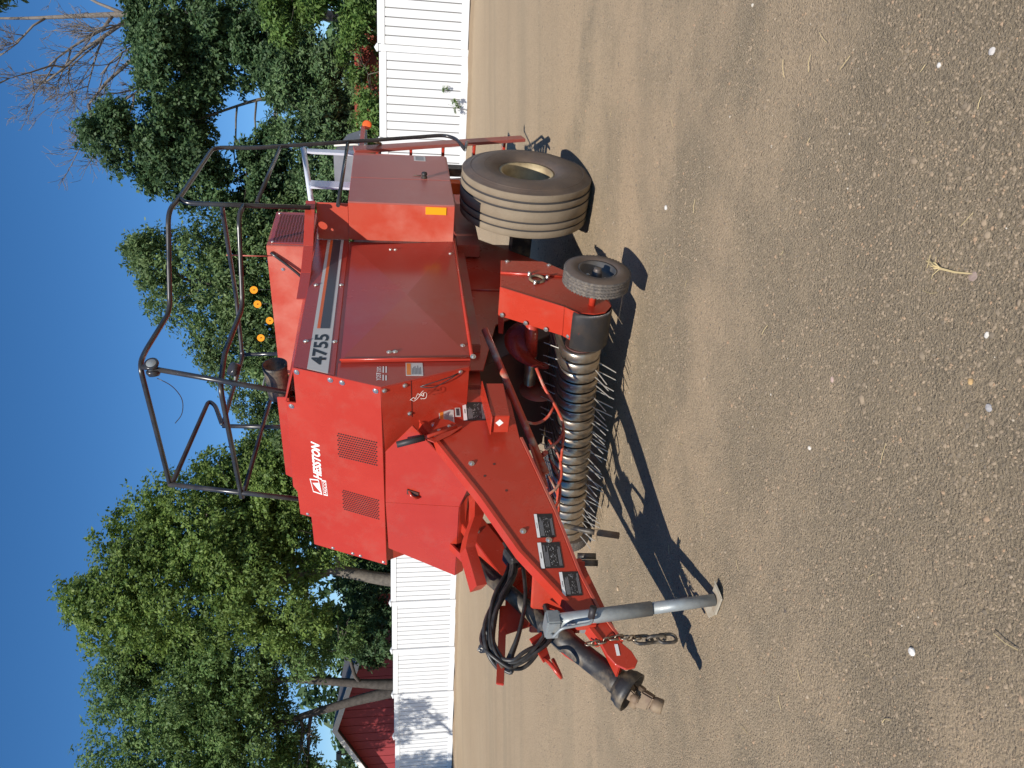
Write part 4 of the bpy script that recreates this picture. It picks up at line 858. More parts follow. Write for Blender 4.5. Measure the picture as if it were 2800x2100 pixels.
# ------------------------------------------------------------------ red house beyond the fence
def house():
    h = bpy.data.objects.new('red_house', None); col.objects.link(h); h.location = (-13.8, 31.0, -0.5)
    tag(h, 'red sided house with white roof edge behind the white fence', 'house')
    SID = mat('red_siding', (0.30, 0.030, 0.035), 0.6, c2=(0.26, 0.028, 0.032), scale=2)
    RF = mat('dark_shingle', (0.05, 0.05, 0.055), 0.8, c2=(0.08, 0.078, 0.08), scale=12, bump=0.4, bscale=30)
    TR = mat('white_trim', (0.75, 0.75, 0.73), 0.5)
    def ridge(x): return 4.25 - (0.335 * x if x > 0 else -0.70 * x)
    wall = plate('gable_wall', [(-3.6, 0, 0), (2.9, 0, 0), (2.9, 0, ridge(2.9)), (0, 0, ridge(0)), (-3.6, 0, ridge(-3.6))], 0.1, SID, h, bev=0, out=(0, -1, 0))
    n = 20
    for i in range(n):
        x0 = -3.6 + i * 6.5 / n; x1 = x0 + 6.5 / n - 0.02
        plate('siding_board', [(x0, -0.02, 0), (x1, -0.02, 0), (x1, -0.02, ridge(x1) - 0.02), (x0, -0.02, ridge(x0) - 0.02)], 0.02, SID, wall, bev=0.004, out=(0, -1, 0))
    def slab(x0, x1, dz, th, y0, y1, m, nm, par):
        return hexa(nm, [(x0, y0, ridge(x0) + dz), (x1, y0, ridge(x1) + dz), (x1, y1, ridge(x1) + dz), (x0, y1, ridge(x0) + dz)], [(x0, y0, ridge(x0) + dz - th), (x1, y0, ridge(x1) + dz - th), (x1, y1, ridge(x1) + dz - th), (x0, y1, ridge(x0) + dz - th)], m, par, 0.005)
    r1 = slab(0.0, 3.4, 0.14, 0.12, -0.45, 9, RF, 'roof_slope', h); r2 = slab(-4.2, -0.0, 0.14, 0.12, -0.45, 9, RF, 'roof_slope', h)
    slab(0.0, 3.42, 0.15, 0.22, -0.49, -0.452, TR, 'fascia', r1); slab(-4.22, 0.0, 0.15, 0.22, -0.49, -0.452, TR, 'fascia', r2)
    box('side_wall', 2.8, 2.9, 0.1, 8.5, 0, 3.1, SID, h, 0)
    l = box('flood_lamp', -1.05, -0.75, -0.75, -0.5, 4.02, 4.22, mat('lamp_housing', (0.05, 0.05, 0.055), 0.4), h, 0.03)
    tube('lamp_arm', [(-0.9, -0.5, 3.8), (-0.9, -0.6, 4.1)], 0.03, mat('lamp_housing', (0.05, 0.05, 0.055), 0.4), l, 8)
house()
def red_shed():
    s = bpy.data.objects.new('red_shed', None); col.objects.link(s); s.location = (7.3, 18.6, -0.25); s.rotation_euler = (0, 0, -0.12)
    tag(s, 'red board shed half hidden by leaves above the right-hand fence', 'shed')
    m = mat('shed_red', (0.36, 0.06, 0.035), 0.7, c2=(0.28, 0.05, 0.03), scale=4)
    for i in range(13):
        z = 0.15 + i * 0.20; zz = min(z + 0.185, 2.7)
        box('board', -1.0, 1.15, -0.03 - 0.004 * (i % 2), 0.03, z, zz, m, s, 0.008)
    box('shed_back', -0.98, 1.13, 0.035, 1.4, 0.1, 2.65, m, s, 0)
red_shed()

# ------------------------------------------------------------------ trees and shrubs
def leaf_mat(name, c1, c2, trans=0.42):
    m = bpy.data.materials.new(name); m.use_nodes = True; N = m.node_tree.nodes; L = m.node_tree.links
    b = N['Principled BSDF']; b.inputs['Roughness'].default_value = 0.55; b.inputs['Specular IOR Level'].default_value = 0.3
    g = N.new('ShaderNodeNewGeometry'); mx = N.new('ShaderNodeMix'); mx.data_type = 'RGBA'
    mx.inputs[6].default_value = (*c1, 1); mx.inputs[7].default_value = (*c2, 1); L.new(g.outputs['Random Per Island'], mx.inputs[0])
    tc = N.new('ShaderNodeTexCoord'); nz = N.new('ShaderNodeTexNoise'); nz.inputs['Scale'].default_value = 0.7; nz.inputs['Detail'].default_value = 2
    L.new(tc.outputs['Object'], nz.inputs['Vector'])
    hs = N.new('ShaderNodeHueSaturation'); rr = N.new('ShaderNodeMapRange'); rr.inputs[1].default_value = 0.35; rr.inputs[2].default_value = 0.65; rr.inputs[3].default_value = 0.75; rr.inputs[4].default_value = 1.25
    L.new(nz.outputs['Fac'], rr.inputs[0]); L.new(rr.outputs[0], hs.inputs['Value']); L.new(mx.outputs[2], hs.inputs['Color'])
    L.new(hs.outputs[0], b.inputs['Base Color'])
    t = N.new('ShaderNodeBsdfTranslucent'); L.new(hs.outputs[0], t.inputs['Color'])
    ms = N.new('ShaderNodeMixShader'); ms.inputs[0].default_value = trans
    L.new(b.outputs[0], ms.inputs[1]); L.new(t.outputs[0], ms.inputs[2]); L.new(ms.outputs[0], N['Material Output'].inputs['Surface'])
    return m
LEAF = {
 'elm': leaf_mat('leaf_elm', (0.092, 0.164, 0.039), (0.211, 0.288, 0.070)),
 'ash': leaf_mat('leaf_ash', (0.085, 0.164, 0.053), (0.194, 0.281, 0.088)),
 'locust': leaf_mat('leaf_locust', (0.076, 0.140, 0.053), (0.186, 0.258, 0.096)),
 'dark': leaf_mat('leaf_dark', (0.051, 0.109, 0.049), (0.126, 0.196, 0.079)),
 'juniper': leaf_mat('leaf_juniper', (0.055, 0.110, 0.045), (0.115, 0.175, 0.065), 0.15),
 'russet': leaf_mat('leaf_russet', (0.350, 0.084, 0.052), (0.475, 0.144, 0.091)),
 'lime': leaf_mat('leaf_lime', (0.085, 0.165, 0.040), (0.180, 0.270, 0.070)),
}
BARK = mat('grey_bark', (0.17, 0.145, 0.115), 0.9, c2=(0.10, 0.085, 0.07), scale=9, bump=0.6, bscale=22)
BARKD = mat('dark_bark', (0.085, 0.072, 0.062), 0.9, c2=(0.05, 0.042, 0.036), scale=9, bump=0.6, bscale=22)
DEADW = mat('bare_grey_wood', (0.20, 0.17, 0.145), 0.85, c2=(0.14, 0.12, 0.10), scale=8)
def nz3(p, s, ph):
    x, y, z = p[:, 0] * s + ph, p[:, 1] * s + 1.7 * ph, p[:, 2] * s - 0.6 * ph
    return (np.sin(1.9 * x + 1.3 * np.sin(1.1 * z)) * np.sin(1.7 * y + 0.9 * np.sin(1.3 * x)) + np.sin(2.1 * z + 1.1 * np.sin(0.9 * y)) * np.sin(1.2 * x - 0.8 * y)) * 0.5
def unit(v): return v / np.maximum(np.linalg.norm(v, axis=-1, keepdims=True), 1e-9)
def crown(name, blobs, nleaf, ll, lw_, m, parent, seed, twig=0.20, droop=0.35, hole=-0.25, perch=16):
    """leaf faces gathered in sprays, the sprays in clumps, the clumps through several ellipsoids"""
    rg = np.random.default_rng(seed)
    wts = np.array([b[6] * (b[3] * b[4] + b[4] * b[5] + b[3] * b[5]) for b in blobs]); wts /= wts.sum()
    ntw = nleaf // perch; C = []; O = []
    for b, wt in zip(blobs, wts):
        rad = np.array(b[3:6]); n = int(ntw * wt) + 4; mr = rad.mean()
        nc = max(5, int(26 * b[6] * (mr / 1.3) ** 2))
        d = unit(rg.normal(size=(nc, 3))); r = rg.uniform(0.35, 1.0, nc) ** 0.6
        cc = np.array(b[:3]) + d * r[:, None] * rad * (0.86 + 0.14 * nz3(d * 3.0, 1.3, seed + b[0]))[:, None]
        cr = mr * rg.uniform(0.20, 0.42, nc)
        w = cr ** 2; w /= w.sum(); k = rg.choice(nc, n, p=w)
        dd = unit(rg.normal(size=(n, 3)) + d[k] * 0.55); rr = rg.random(n) ** (1 / 2.4)
        off = dd * (rr * cr[k])[:, None] * np.array([1.1, 1.1, 0.85])
        C.append(cc[k] + off); O.append(unit(dd * 0.9 + d[k] * 0.6 + np.array([0, 0, 0.35])))
    C = np.concatenate(C); O = np.concatenate(O); keep = nz3(C, 1.15, seed * 0.37) > hole; C, O = C[keep], O[keep]; nt = len(C)
    dirs = unit(rg.normal(size=(nt, 3)) * 0.7 + O * 0.9 - np.array([0, 0, droop]))
    tlen = twig * (0.6 + 0.8 * rg.random(nt))
    t = rg.random((nt, perch)); side = unit(rg.normal(size=(nt, perch, 3))) * (twig * 0.45 * rg.random((nt, perch)) ** 0.5)[..., None]
    P = (C[:, None, :] + dirs[:, None, :] * (t * tlen[:, None])[..., None] + side).reshape(-1, 3); k = len(P)
    On = np.repeat(O, perch, 0); Dn = np.repeat(dirs, perch, 0)
    nr = unit(On * 0.75 + np.array([0, 0, 0.35]) + rg.normal(size=(k, 3)) * 0.55)
    ax = Dn * 0.5 + rg.normal(size=(k, 3)) * 0.7 - np.array([0, 0, droop]); ax = unit(ax - nr * (ax * nr).sum(1)[:, None]); sd = np.cross(nr, ax)
    L = ll * (0.6 + 0.8 * rg.random(k))[:, None]; Wd = lw_ * (0.6 + 0.8 * rg.random(k))[:, None]
    v = np.stack([P, P + ax * L * 0.45 + sd * Wd * 0.5 + nr * Wd * 0.12, P + ax * L, P + ax * L * 0.45 - sd * Wd * 0.5 + nr * Wd * 0.12], 1).reshape(-1, 3)
    me = bpy.data.meshes.new(name); me.vertices.add(len(v)); me.vertices.foreach_set('co', v.ravel())
    me.loops.add(4 * k); me.loops.foreach_set('vertex_index', np.arange(4 * k)); me.polygons.add(k)
    me.polygons.foreach_set('loop_start', np.arange(k) * 4); me.update(calc_edges=True)
    return link(name, me, m, parent)
def limb(bm, p, q, r0, r1, rg, wig=0.25, n=5):
    p, q = Vector(p), Vector(q); L = (q - p).length; pts = []
    for i in range(n + 1):
        t = i / n; o = p.lerp(q, t)
        if 0 < i < n: o += Vector((rg.uniform(-1, 1), rg.uniform(-1, 1), rg.uniform(-.6, 1.0))) * L * wig * 0.22
        pts.append(o)
    sweep(bm, pts, [r0 + (r1 - r0) * i / n for i in range(n + 1)], 7); return pts
def tree(name, label, cat, base, trunk, blobs, nleaf, leaf, ll, lw_, seed, bark=None, tr=0.2, group=None, twig=0.20, droop=0.35, hole=-0.25, limbs=True):
    t = bpy.data.objects.new(name, None); col.objects.link(t); t.location = base
    tag(t, label, cat, group)
    B0 = Vector(base); rg = random.Random(seed); bark = bark or BARK
    bl = [(b[0] - base[0], b[1] - base[1], b[2] - base[2], b[3], b[4], b[5], b[6] if len(b) > 6 else 1.0) for b in blobs]
    bm = bmesh.new(); tops = []
    for path in trunk:
        pts = [Vector(p) - B0 for p in path]; k = len(pts); rr = [tr * (1.15 if i == 0 else 1 - 0.62 * i / max(k - 1, 1)) for i in range(k)]
        sp = smooth_path(pts, 0.6, 4); sweep(bm, sp, [tr * (1 - 0.62 * i / (len(sp) - 1)) for i in range(len(sp))], 10); tops.append(sp)
    tk = from_bm('trunk', bm, bark, t, True)
    if limbs:
        bm = bmesh.new()
        for b in bl:
            c = Vector(b[:3]); src = min((p for s in tops for p in s[len(s) // 3:]), key=lambda p: (p - c).length + 0.8 * max(0, p.z - c.z))
            pts = limb(bm, src, c, tr * 0.36, tr * 0.12, rg)
            for k in range(6):
                d = Vector((rg.gauss(0, 1), rg.gauss(0, 1), rg.gauss(0.2, 0.8))).normalized()
                limb(bm, pts[rg.randint(2, 4)], c + Vector((d.x * b[3], d.y * b[4], d.z * b[5])) * 0.85, tr * 0.13, tr * 0.025, rg, 0.3, 4)
        from_bm('branches', bm, bark, t, True)['kind'] = 'stuff'
    if nleaf: crown('crown', bl, nleaf, ll, lw_, LEAF[leaf], t, seed, twig, droop, hole)
    return t
G1 = 'trees beyond the fence'
tree('elm_tree', 'tall green tree with a single pale trunk, left of the baler behind the fence', 'tree', (-6.5, 24.9, -0.3), [[(-6.5, 24.9, -0.3), (-6.45, 24.9, 1.6), (-6.0, 25.0, 3.6), (-5.2, 25.3, 6.4), (-4.8, 25.4, 8.8)], [(-6.0, 25.0, 3.6), (-6.6, 25.4, 6.5), (-6.8, 25.6, 9.5)]],
     [(-6.5, 25.5, 8.0, 2.3, 2.2, 2.9), (-4.4, 25.5, 7.4, 2.0, 2.0, 2.5), (-3.1, 25.3, 5.7, 1.6, 1.8, 2.2), (-7.0, 25.6, 10.6, 1.3, 1.4, 1.5), (-5.0, 25.6, 9.6, 1.2, 1.3, 1.2), (-4.2, 24.8, 3.9, 1.7, 1.6, 1.6, 0.9), (-6.9, 25.1, 4.9, 1.7, 1.6, 1.3, 0.7), (-2.8, 24.8, 3.3, 1.2, 1.2, 1.3), (-3.6, 25.6, 3.0, 1.6, 1.2, 1.5), (-3.9, 25.4, 5.2, 1.5, 1.4, 1.2), (-5.9, 24.3, 6.2, 1.6, 1.2, 1.6)], 150000, 'elm', 0.125, 0.072, 11, tr=0.25, group=G1, hole=-0.8, twig=0.27)
tree('ash_tree', 'broad leafy tree forking low in front of the red house', 'tree', (-10.6, 26.6, -0.4), [[(-10.6, 26.6, -0.4), (-10.5, 26.6, 2.0), (-10.2, 26.7, 4.6), (-10.1, 26.9, 7.6)], [(-10.6, 26.6, 0.5), (-11.0, 26.7, 2.6), (-11.5, 26.8, 4.6), (-12.2, 27.0, 7.0)]],
     [(-10.6, 27.0, 9.0, 2.2, 2.0, 2.5), (-12.6, 27.0, 9.0, 2.2, 2.0, 2.6), (-9.0, 26.8, 7.0, 1.7, 1.9, 2.2), (-12.6, 26.8, 6.2, 2.2, 1.8, 1.5), (-9.0, 27.0, 10.0, 1.3, 1.3, 1.5), (-14.6, 26.9, 7.6, 1.6, 1.6, 2.3), (-9.0, 26.6, 4.8, 1.6, 1.4, 1.3, 0.9), (-14.2, 26.4, 4.4, 1.3, 1.1, 1.8, 0.9), (-12.4, 26.2, 4.6, 1.4, 1.0, 1.0, 0.6), (-8.3, 25.9, 3.2, 0.9, 0.8, 1.0, 0.6), (-11.0, 26.6, 7.2, 1.6, 1.2, 1.4)], 150000, 'ash', 0.125, 0.062, 12, bark=BARKD, tr=0.21, group=G1, hole=-0.75, twig=0.27)
tree('locust_tree', 'loose fine-leaved tree rising behind the baler rails', 'tree', (2.6, 23.6, -0.1), [[(2.6, 23.6, -0.1), (2.5, 23.6, 2.5), (2.8, 23.5, 5.5), (3.1, 23.4, 7.6)], [(2.5, 23.6, 2.2), (1.4, 23.4, 4.2), (0.2, 23.2, 5.4)]],
     [(3.0, 23.2, 7.0, 1.7, 1.6, 1.9), (1.5, 23.1, 5.9, 1.6, 1.5, 1.6), (-0.2, 22.9, 4.9, 1.4, 1.4, 1.3), (4.0, 23.0, 4.8, 1.6, 1.5, 2.0), (1.8, 22.8, 3.6, 2.3, 1.4, 1.5), (-1.5, 22.8, 3.9, 1.1, 1.1, 1.3, 0.7), (-0.4, 22.8, 2.8, 1.5, 1.2, 1.3), (4.1, 22.8, 2.4, 1.5, 1.2, 1.5), (5.0, 22.9, 3.6, 1.3, 1.1, 1.5), (2.4, 23.0, 5.0, 1.7, 1.3, 1.4), (0.6, 22.8, 4.0, 1.5, 1.2, 1.2), (3.5, 23.2, 8.5, 0.9, 0.9, 0.9)], 150000, 'locust', 0.12, 0.056, 13, tr=0.12, group=G1, twig=0.26, droop=0.5, hole=-0.9)
tree('cottonwood_tree', 'dark green tree reaching highest above the right end of the baler', 'tree', (9.6, 24.2, 0.0), [[(9.6, 24.2, 0.0), (9.4, 24.0, 3.0), (8.6, 23.6, 5.6), (7.6, 23.4, 7.8)], [(9.2, 23.9, 4.0), (10.0, 23.6, 6.0), (10.5, 23.4, 7.4)]],
     [(7.05, 23.4, 9.0, 1.15, 1.3, 1.4), (7.6, 23.4, 7.9, 1.6, 1.4, 1.3), (9.2, 23.4, 7.8, 1.5, 1.5, 1.4), (10.8, 23.4, 7.6, 1.4, 1.5, 1.6), (6.1, 23.2, 7.6, 0.75, 1.0, 1.3), (9.9, 23.2, 6.5, 1.2, 1.3, 0.9), (11.0, 23.2, 5.6, 1.2, 1.2, 1.3), (9.9, 22.6, 5.0, 1.0, 1.0, 1.0), (6.5, 23.1, 5.0, 1.0, 1.0, 0.9, 0.7), (5.6, 23.1, 4.6, 0.9, 0.9, 1.1, 0.8), (5.9, 23.1, 6.0, 0.9, 1.0, 1.0, 0.8), (5.0, 23.0, 5.6, 0.9, 1.0, 1.0, 0.7), (7.4, 23.0, 4.9, 0.9, 0.9, 0.7, 0.7), (9.2, 22.8, 4.6, 1.0, 1.0, 0.8, 0.9)], 150000, 'dark', 0.12, 0.075, 14, tr=0.09, group=G1, hole=-0.5, twig=0.25)
tree('juniper_bush', 'bluish green juniper above the fence right of the baler', 'bush', (6.5, 20.6, -0.1), [[(6.5, 20.6, -0.1), (6.5, 20.6, 1.5), (6.7, 20.5, 3.2)]],
     [(7.3, 20.4, 3.9, 1.1, 1.0, 1.2), (6.3, 20.4, 2.7, 1.4, 1.0, 1.5), (5.2, 20.6, 2.9, 1.0, 1.0, 1.7), (8.0, 20.4, 2.6, 1.1, 1.0, 1.6), (6.2, 20.2, 1.7, 2.0, 0.8, 0.9), (5.0, 20.4, 1.6, 1.2, 0.8, 1.0), (8.6, 20.6, 3.6, 1.1, 0.9, 1.0), (6.9, 20.3, 3.0, 1.0, 0.9, 0.9)], 105000, 'juniper', 0.12, 0.046, 15, tr=0.10, group='shrubs beyond the fence', twig=0.17, droop=-0.4, hole=-0.95)
tree('lime_shrub', 'yellow green shrub behind the fence at the right edge', 'bush', (9.0, 17.6, 0.0), [[(9.0, 17.6, 0.0), (9.0, 17.6, 1.4), (9.1, 17.6, 2.8)]],
     [(9.0, 17.5, 3.0, 1.0, 0.9, 1.1), (9.4, 17.4, 1.8, 1.0, 0.8, 1.2), (8.7, 17.6, 3.8, 0.9, 0.7, 0.7), (9.2, 17.3, 2.4, 0.9, 0.8, 0.8), (7.75, 13.9, 2.75, 0.36, 0.35, 0.3, 0.35)], 60000, 'lime', 0.11, 0.052, 16, tr=0.06, group='shrubs beyond the fence', hole=-0.9)
tree('creeper_vine', 'leafy creeper growing over the red shed', 'vine', (7.2, 17.9, 0.0), [[(7.2, 17.9, 0.0), (7.1, 17.9, 1.2), (6.8, 17.9, 2.2)]],
     [(6.6, 18.0, 2.0, 0.9, 0.35, 0.55, 0.35), (7.8, 18.0, 2.3, 0.7, 0.35, 0.5, 0.35), (6.1, 17.9, 1.9, 0.5, 0.4, 0.7, 0.6), (7.3, 17.9, 1.5, 1.2, 0.3, 0.4, 0.5)], 15000, 'lime', 0.085, 0.045, 17, tr=0.03, group=None, hole=-0.6)
tree('russet_vine', 'reddish leaved vine among green leaves above the right-hand fence', 'vine', (7.6, 17.75, 0.0), [[(7.6, 17.75, 0.0), (7.5, 17.75, 1.2), (7.2, 17.75, 2.1)]],
     [(6.7, 17.8, 2.05, 0.8, 0.2, 0.35), (7.7, 17.8, 2.3, 0.7, 0.2, 0.35)], 2600, 'russet', 0.075, 0.03, 23, tr=0.02, hole=-0.4)
tree('shade_shrub', 'dark shrub in shade beside the pale trunk behind the fence', 'bush', (-7.4, 27.2, -0.3), [[(-7.4, 27.2, -0.3), (-7.4, 27.2, 1.5), (-7.4, 27.2, 2.6)]],
     [(-7.6, 27.2, 2.2, 1.9, 1.0, 1.6), (-5.6, 27.0, 2.0, 1.4, 1.0, 1.5), (-9.2, 27.6, 2.0, 1.2, 0.9, 1.4), (-8.6, 26.2, 1.9, 0.8, 0.6, 1.0)], 24000, 'dark', 0.13, 0.08, 18, bark=BARKD, tr=0.08, group='shrubs beyond the fence', hole=-0.6)
tree('side_tree', 'tree just outside the left edge casting leaf shadow on the fence', 'tree', (-15.4, 18.3, -0.3), [[(-15.4, 18.3, -0.3), (-15.3, 18.3, 3.0), (-13.6, 18.4, 5.6), (-11.6, 18.3, 6.3)]],
     [(-11.75, 18.4, 6.35, 0.5, 0.45, 0.62), (-12.6, 18.3, 6.9, 0.6, 0.6, 0.6), (-16.0, 18.0, 6.6, 1.7, 1.7, 1.6, 4.0), (-15.0, 18.2, 8.0, 1.3, 1.3, 1.1, 4.0), (-14.6, 18.6, 5.4, 0.9, 1.0, 0.8, 4.0)], 42000, 'ash', 0.13, 0.07, 19, tr=0.10, hole=-0.15, limbs=False, twig=0.3)
tree('corner_spruce', 'dark overhanging branch at the top right corner of the view', 'tree', (11.6, 16.8, 0.0), [[(11.6, 16.8, 0.0), (11.5, 16.8, 5.0), (11.3, 16.8, 11.0)], [(11.4, 16.8, 8.2), (9.6, 16.6, 9.2), (7.6, 16.45, 9.7)]],
     [(7.9, 16.45, 9.6, 0.75, 0.6, 0.42), (9.4, 16.5, 9.5, 1.0, 0.8, 0.6), (11.6, 16.8, 4.6, 1.2, 1.2, 1.6), (11.5, 16.8, 7.2, 1.1, 1.1, 1.6), (11.4, 16.8, 9.8, 0.9, 0.9, 1.6), (11.6, 16.8, 2.4, 1.2, 1.2, 1.3)], 42000, 'juniper', 0.12, 0.05, 20, bark=BARKD, tr=0.16, hole=-0.5)
def far_wood():
    bl = [(x, 46 + 3 * math.sin(x), 2.2 + 1.2 * math.sin(x * 0.7 + 1), 4.2, 2.5, 3.2 + 1.2 * math.sin(x * 1.3), 1.0) for x in np.arange(-96, 98, 4.6)]
    o = crown('far_wood', bl, 110000, 0.55, 0.34, LEAF['dark'], None, 41, twig=0.7, hole=-1.2)
    tag(o, 'far line of dark green trees seen through gaps behind the fence', 'wood', kind='stuff')
far_wood()
def dead_tree():
    t = bpy.data.objects.new('bare_tree', None); col.objects.link(t); t.location = (13.0, 27.0, 0.0)
    tag(t, 'leafless dead tree with grey branches against the blue sky', 'tree', G1)
    rg = random.Random(5); bm = bmesh.new(); b2 = bmesh.new(); B0 = Vector((13.0, 27.0, 0.0))
    tp = [Vector(p) - B0 for p in ((13.0, 27.0, 0), (12.9, 27.0, 5), (12.55, 26.9, 8.6), (12.4, 27.0, 11.0), (12.2, 27.3, 13.6), (12.1, 27.4, 16.0))]
    sp = smooth_path(tp, 1.0, 4); sweep(bm, sp, [0.19 * (1 - 0.86 * i / (len(sp) - 1)) for i in range(len(sp))], 8)
    def grow(p, d, L, r, depth):
        n = 5; pts = [p]; q = p.copy(); dd = d.copy()
        for i in range(n):
            dd = (dd + Vector((rg.gauss(0, 0.16), rg.gauss(0, 0.16), rg.gauss(0.05, 0.12)))).normalized(); q = q + dd * (L / n); pts.append(q.copy())
        sweep(b2, pts, [max(r * (1 - 0.65 * i / n), 0.006) for i in range(n + 1)], 6 if depth > 1 else 3)
        if depth:
            for k in range(4 if depth > 2 else 5):
                i = rg.randint(1, n); nd = (dd + Vector((rg.gauss(0, 0.55), rg.gauss(0, 0.55), rg.gauss(0.1, 0.45)))).normalized()
                grow(pts[i], nd, L * rg.uniform(0.42, 0.62), r * 0.48, depth - 1)
    for (p, d, L, r) in (((12.6, 26.9, 8.4), (-0.55, 0.05, 0.83), 4.6, 0.13), ((12.6, 26.9, 8.0), (-0.72, 0.0, 0.62), 3.6, 0.11), ((12.5, 26.9, 9.6), (-0.35, 0.1, 0.92), 4.2, 0.10), ((12.4, 27.0, 10.8), (-0.75, 0.1, 0.62), 3.0, 0.08), ((12.45, 27.0, 10.4), (0.4, 0.1, 0.9), 3.0, 0.08), ((12.2, 27.2, 13.0), (-0.6, 0.1, 0.75), 2.2, 0.05)):
        grow(Vector(p) - B0, Vector(d).normalized(), L, r * 0.8, 4)
    from_bm('trunk', bm, DEADW, t, True); from_bm('branches', b2, DEADW, t, True)['kind'] = 'stuff'
dead_tree()
# weeds growing through the fence
tree('fence_weed', 'small green weed growing against the white fence boards', 'weed', (5.65, 15.45, -0.02), [[(5.65, 15.45, -0.02), (5.68, 15.44, 0.2), (5.75, 15.42, 0.42)]],
     [(5.66, 15.42, 0.20, 0.10, 0.03, 0.09), (5.85, 15.34, 0.32, 0.10, 0.03, 0.05), (6.0, 15.28, 0.45, 0.04, 0.02, 0.08, 0.6)], 90, 'lime', 0.05, 0.022, 22, tr=0.006, twig=0.05, hole=-1.0, limbs=False)

# ------------------------------------------------------------------ loose gravel, stones and straw
def in_view(n, y0, y1, rg, pw):
    y = y0 + (y1 - y0) * rg.random(n) ** pw; x = (rg.random(n) * 2 - 1) * (0.62 * y + 0.9); return x, y
def gravel():
    rg = np.random.default_rng(31); n0 = 170000
    x, y = in_view(n0, 1.0, 8.0, rg, 1.45)
    k = rg.random(n0) < 0.32 + 0.45 * stony(x, y); x, y = x[k], y[k]; n = len(x)
    size = np.exp(rg.normal(math.log(0.0033), 0.40, n)) * (0.85 + 0.05 * y); size = np.clip(size, 0.002, 0.0135)
    base = np.array([(math.cos(t), math.sin(t), 0) for t in np.linspace(0, 2 * PI, 5, endpoint=False)] + [(0.5 * math.cos(t), 0.5 * math.sin(t), 0.75) for t in np.linspace(0.5, 2 * PI + 0.5, 3, endpoint=False)])
    base[:, 2] -= 0.12
    faces = [(0, 1, 5), (1, 2, 6, 5), (2, 3, 6), (3, 4, 7, 6), (4, 0, 7), (0, 5, 7), (5, 6, 7)]
    v = base[None] * (1 + rg.normal(0, 0.22, (n, 8, 3))) * size[:, None, None]
    v[..., 0] *= rg.uniform(0.8, 1.5, n)[:, None]; an = rg.random(n) * 2 * PI; ca, sa = np.cos(an)[:, None], np.sin(an)[:, None]
    vx = v[..., 0] * ca - v[..., 1] * sa + x[:, None]; vy = v[..., 0] * sa + v[..., 1] * ca + y[:, None]
    gz = ground_z(x, y) + 0.006 * np.sin(x * 3.1 + y * 1.7) * np.sin(y * 2.3 - x)
    co = np.stack([vx, vy, v[..., 2] * 0.85 + gz[:, None]], -1).reshape(-1, 3)
    me = bpy.data.meshes.new('gravel'); me.vertices.add(len(co)); me.vertices.foreach_set('co', co.ravel())
    fl = np.concatenate([np.array(f) for f in faces]); ls = np.array([len(f) for f in faces])
    me.loops.add(n * len(fl)); me.loops.foreach_set('vertex_index', (np.arange(n)[:, None] * 8 + fl[None]).ravel())
    me.polygons.add(n * len(faces)); st = np.concatenate([[0], np.cumsum(ls)[:-1]])
    me.polygons.foreach_set('loop_start', (np.arange(n)[:, None] * len(fl) + st[None]).ravel()); me.update(calc_edges=True)
    m = bpy.data.materials.new('gravel_stones'); m.use_nodes = True; N = m.node_tree.nodes; L = m.node_tree.links
    b = N['Principled BSDF']; b.inputs['Roughness'].default_value = 0.85; b.inputs['Specular IOR Level'].default_value = 0.2
    g = N.new('ShaderNodeNewGeometry'); cr = N.new('ShaderNodeValToRGB'); cr.color_ramp.interpolation = 'LINEAR'
    el = cr.color_ramp.elements
    stops = [(0.0, (0.15, 0.122, 0.09)), (0.3, (0.205, 0.162, 0.114)), (0.6, (0.255, 0.197, 0.136)), (0.88, (0.295, 0.226, 0.154)), (0.95, (0.34, 0.22, 0.135)), (0.996, (0.34, 0.27, 0.19)), (1.0, (0.50, 0.45, 0.37))]
    el[0].position = 0; el[0].color = (*stops[0][1], 1); el[1].position = 1; el[1].color = (*stops[-1][1], 1)
    for p, c in stops[1:-1]: e = el.new(p); e.color = (*c, 1)
    L.new(g.outputs['Random Per Island'], cr.inputs[0]); L.new(cr.outputs[0], b.inputs['Base Color'])
    o = link('gravel', me, m); tag(o, 'fine loose gravel strewn over the dirt yard', 'gravel', kind='stuff')
gravel()
def straw():
    rg = random.Random(9); bm = bmesh.new()
    for k in range(110):
        y = 1.2 + 6.0 * rg.random() ** 1.2; x = rg.uniform(-1, 1) * (0.6 * y + 0.5); a = rg.uniform(0, PI); L = rg.uniform(0.02, 0.075); z = float(ground_z(np.array(x), np.array(y))) + 0.007
        p = Vector((x, y, z)); d = Vector((math.cos(a), math.sin(a), rg.uniform(-0.02, 0.1)))
        q = p + d * L * 0.5 + Vector((rg.uniform(-1, 1), rg.uniform(-1, 1), 0.3)) * 0.006
        sweep(bm, [p, q, p + d * L], rg.uniform(0.0007, 0.0014), 4)
    o = from_bm('straw', bm, mat('dry_straw', (0.52, 0.40, 0.20), 0.7), None); tag(o, 'scattered bits of dry straw on the dirt', 'straw', kind='stuff')
straw()
def stone(label, x, y, s, c, seed, flat=0.5):
    rg = random.Random(seed); bm = bmesh.new(); bmesh.ops.create_icosphere(bm, subdivisions=2, radius=1)
    for v in bm.verts:
        k = 1 + rg.uniform(-0.13, 0.13); v.co = Vector((v.co.x * s * k * 1.15, v.co.y * s * k, v.co.z * s * flat * k))
    o = from_bm('stone', bm, mat('stone_%d' % seed, c, 0.85, c2=tuple(v * 0.8 for v in c), scale=60), None); o.location = (x, y, s * flat * 0.35); o.rotation_euler = (0, 0, rg.uniform(0, 6))
    tag(o, label, 'stone', 'single stones lying on the dirt')
stone('flat pinkish stone right beside the uprooted straw stalk', 0.294, 1.821, 0.0154, (0.32, 0.235, 0.19), 50, 0.30)
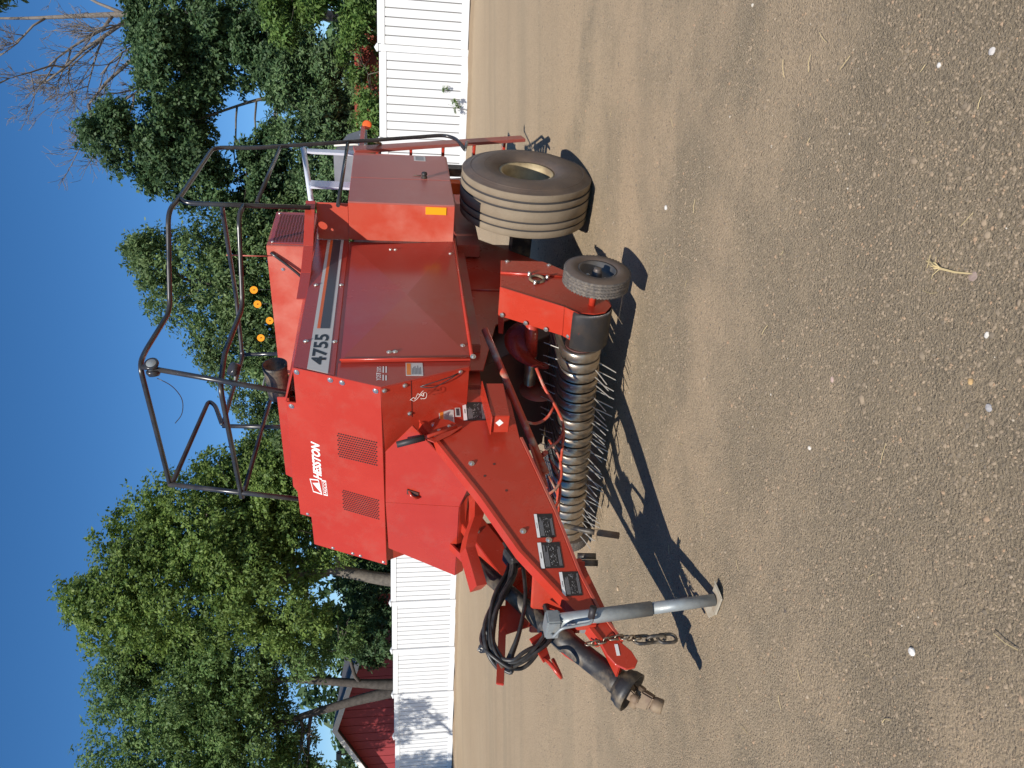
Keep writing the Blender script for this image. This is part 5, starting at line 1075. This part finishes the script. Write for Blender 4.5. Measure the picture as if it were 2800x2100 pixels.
stone('orange tan stone right of the bare patch in the near gravel', 0.007, 1.830, 0.0082, (0.5, 0.32, 0.14), 51, 0.60)
stone('small pale pink stone near the middle of the gravel', 0.016, 2.481, 0.0100, (0.48, 0.34, 0.28), 52, 0.60)
stone('white stone nearest the drive shaft end on the left', -0.817, 2.064, 0.0119, (0.72, 0.68, 0.62), 53, 0.60)
stone('white pebble in the right half close to the big tyre', 1.019, 4.138, 0.0133, (0.62, 0.58, 0.52), 54, 0.60)
stone('pale cream stone below the straw stalk', 0.131, 1.773, 0.0081, (0.6, 0.56, 0.49), 55, 0.60)
stone('pale grey stone at the near edge below the cream stone', -0.063, 1.767, 0.0104, (0.36, 0.34, 0.33), 56, 0.50)
stone('light grey stone at the right edge of the near gravel', 0.880, 1.755, 0.0098, (0.52, 0.48, 0.44), 57, 0.55)
stone('white chip near the top right corner of the gravel', 0.924, 1.949, 0.0078, (0.66, 0.62, 0.56), 58, 0.60)
stone('brown dark clod lying near the shadow of the jack', -0.913, 2.805, 0.0098, (0.1, 0.08, 0.065), 59, 0.60)
stone('tan stone between the jack foot and the left edge', -1.436, 5.073, 0.0161, (0.45, 0.33, 0.21), 60, 0.50)
stone('whitish stone farther left of the gauge wheel shadow', -0.243, 2.631, 0.0090, (0.6, 0.55, 0.47), 61, 0.60)
def straw_plant(x, y):
    rg = random.Random(4); bm = bmesh.new()
    main = [Vector((0.0, -0.085, 0.006)), Vector((0.012, -0.03, 0.012)), Vector((0.03, 0.02, 0.018))]
    sweep(bm, main, [0.0022, 0.0032, 0.0036], 6)
    for k in range(9):
        a = rg.uniform(0.2, 2.6); L = rg.uniform(0.02, 0.05); d = Vector((math.cos(a), math.sin(a), rg.uniform(0, 0.35)))
        sweep(bm, [main[2], main[2] + d * L * 0.5 + Vector((0, 0, 0.006)), main[2] + d * L + Vector((rg.uniform(-1, 1) * 0.01, rg.uniform(-1, 1) * 0.01, -0.003))], [0.0016, 0.0012, 0.0006], 5)
    sweep(bm, [main[2], Vector((0.05, 0.05, 0.014)), Vector((0.062, 0.085, 0.010))], [0.004, 0.0035, 0.002], 6)
    o = from_bm('straw_stalk', bm, mat('dry_straw', (0.52, 0.40, 0.20), 0.7), None); o.location = (x, y, 0.0)
    tag(o, 'uprooted dry straw stalk with frayed roots on the gravel', 'straw stalk')
straw_plant(0.301, 1.905)
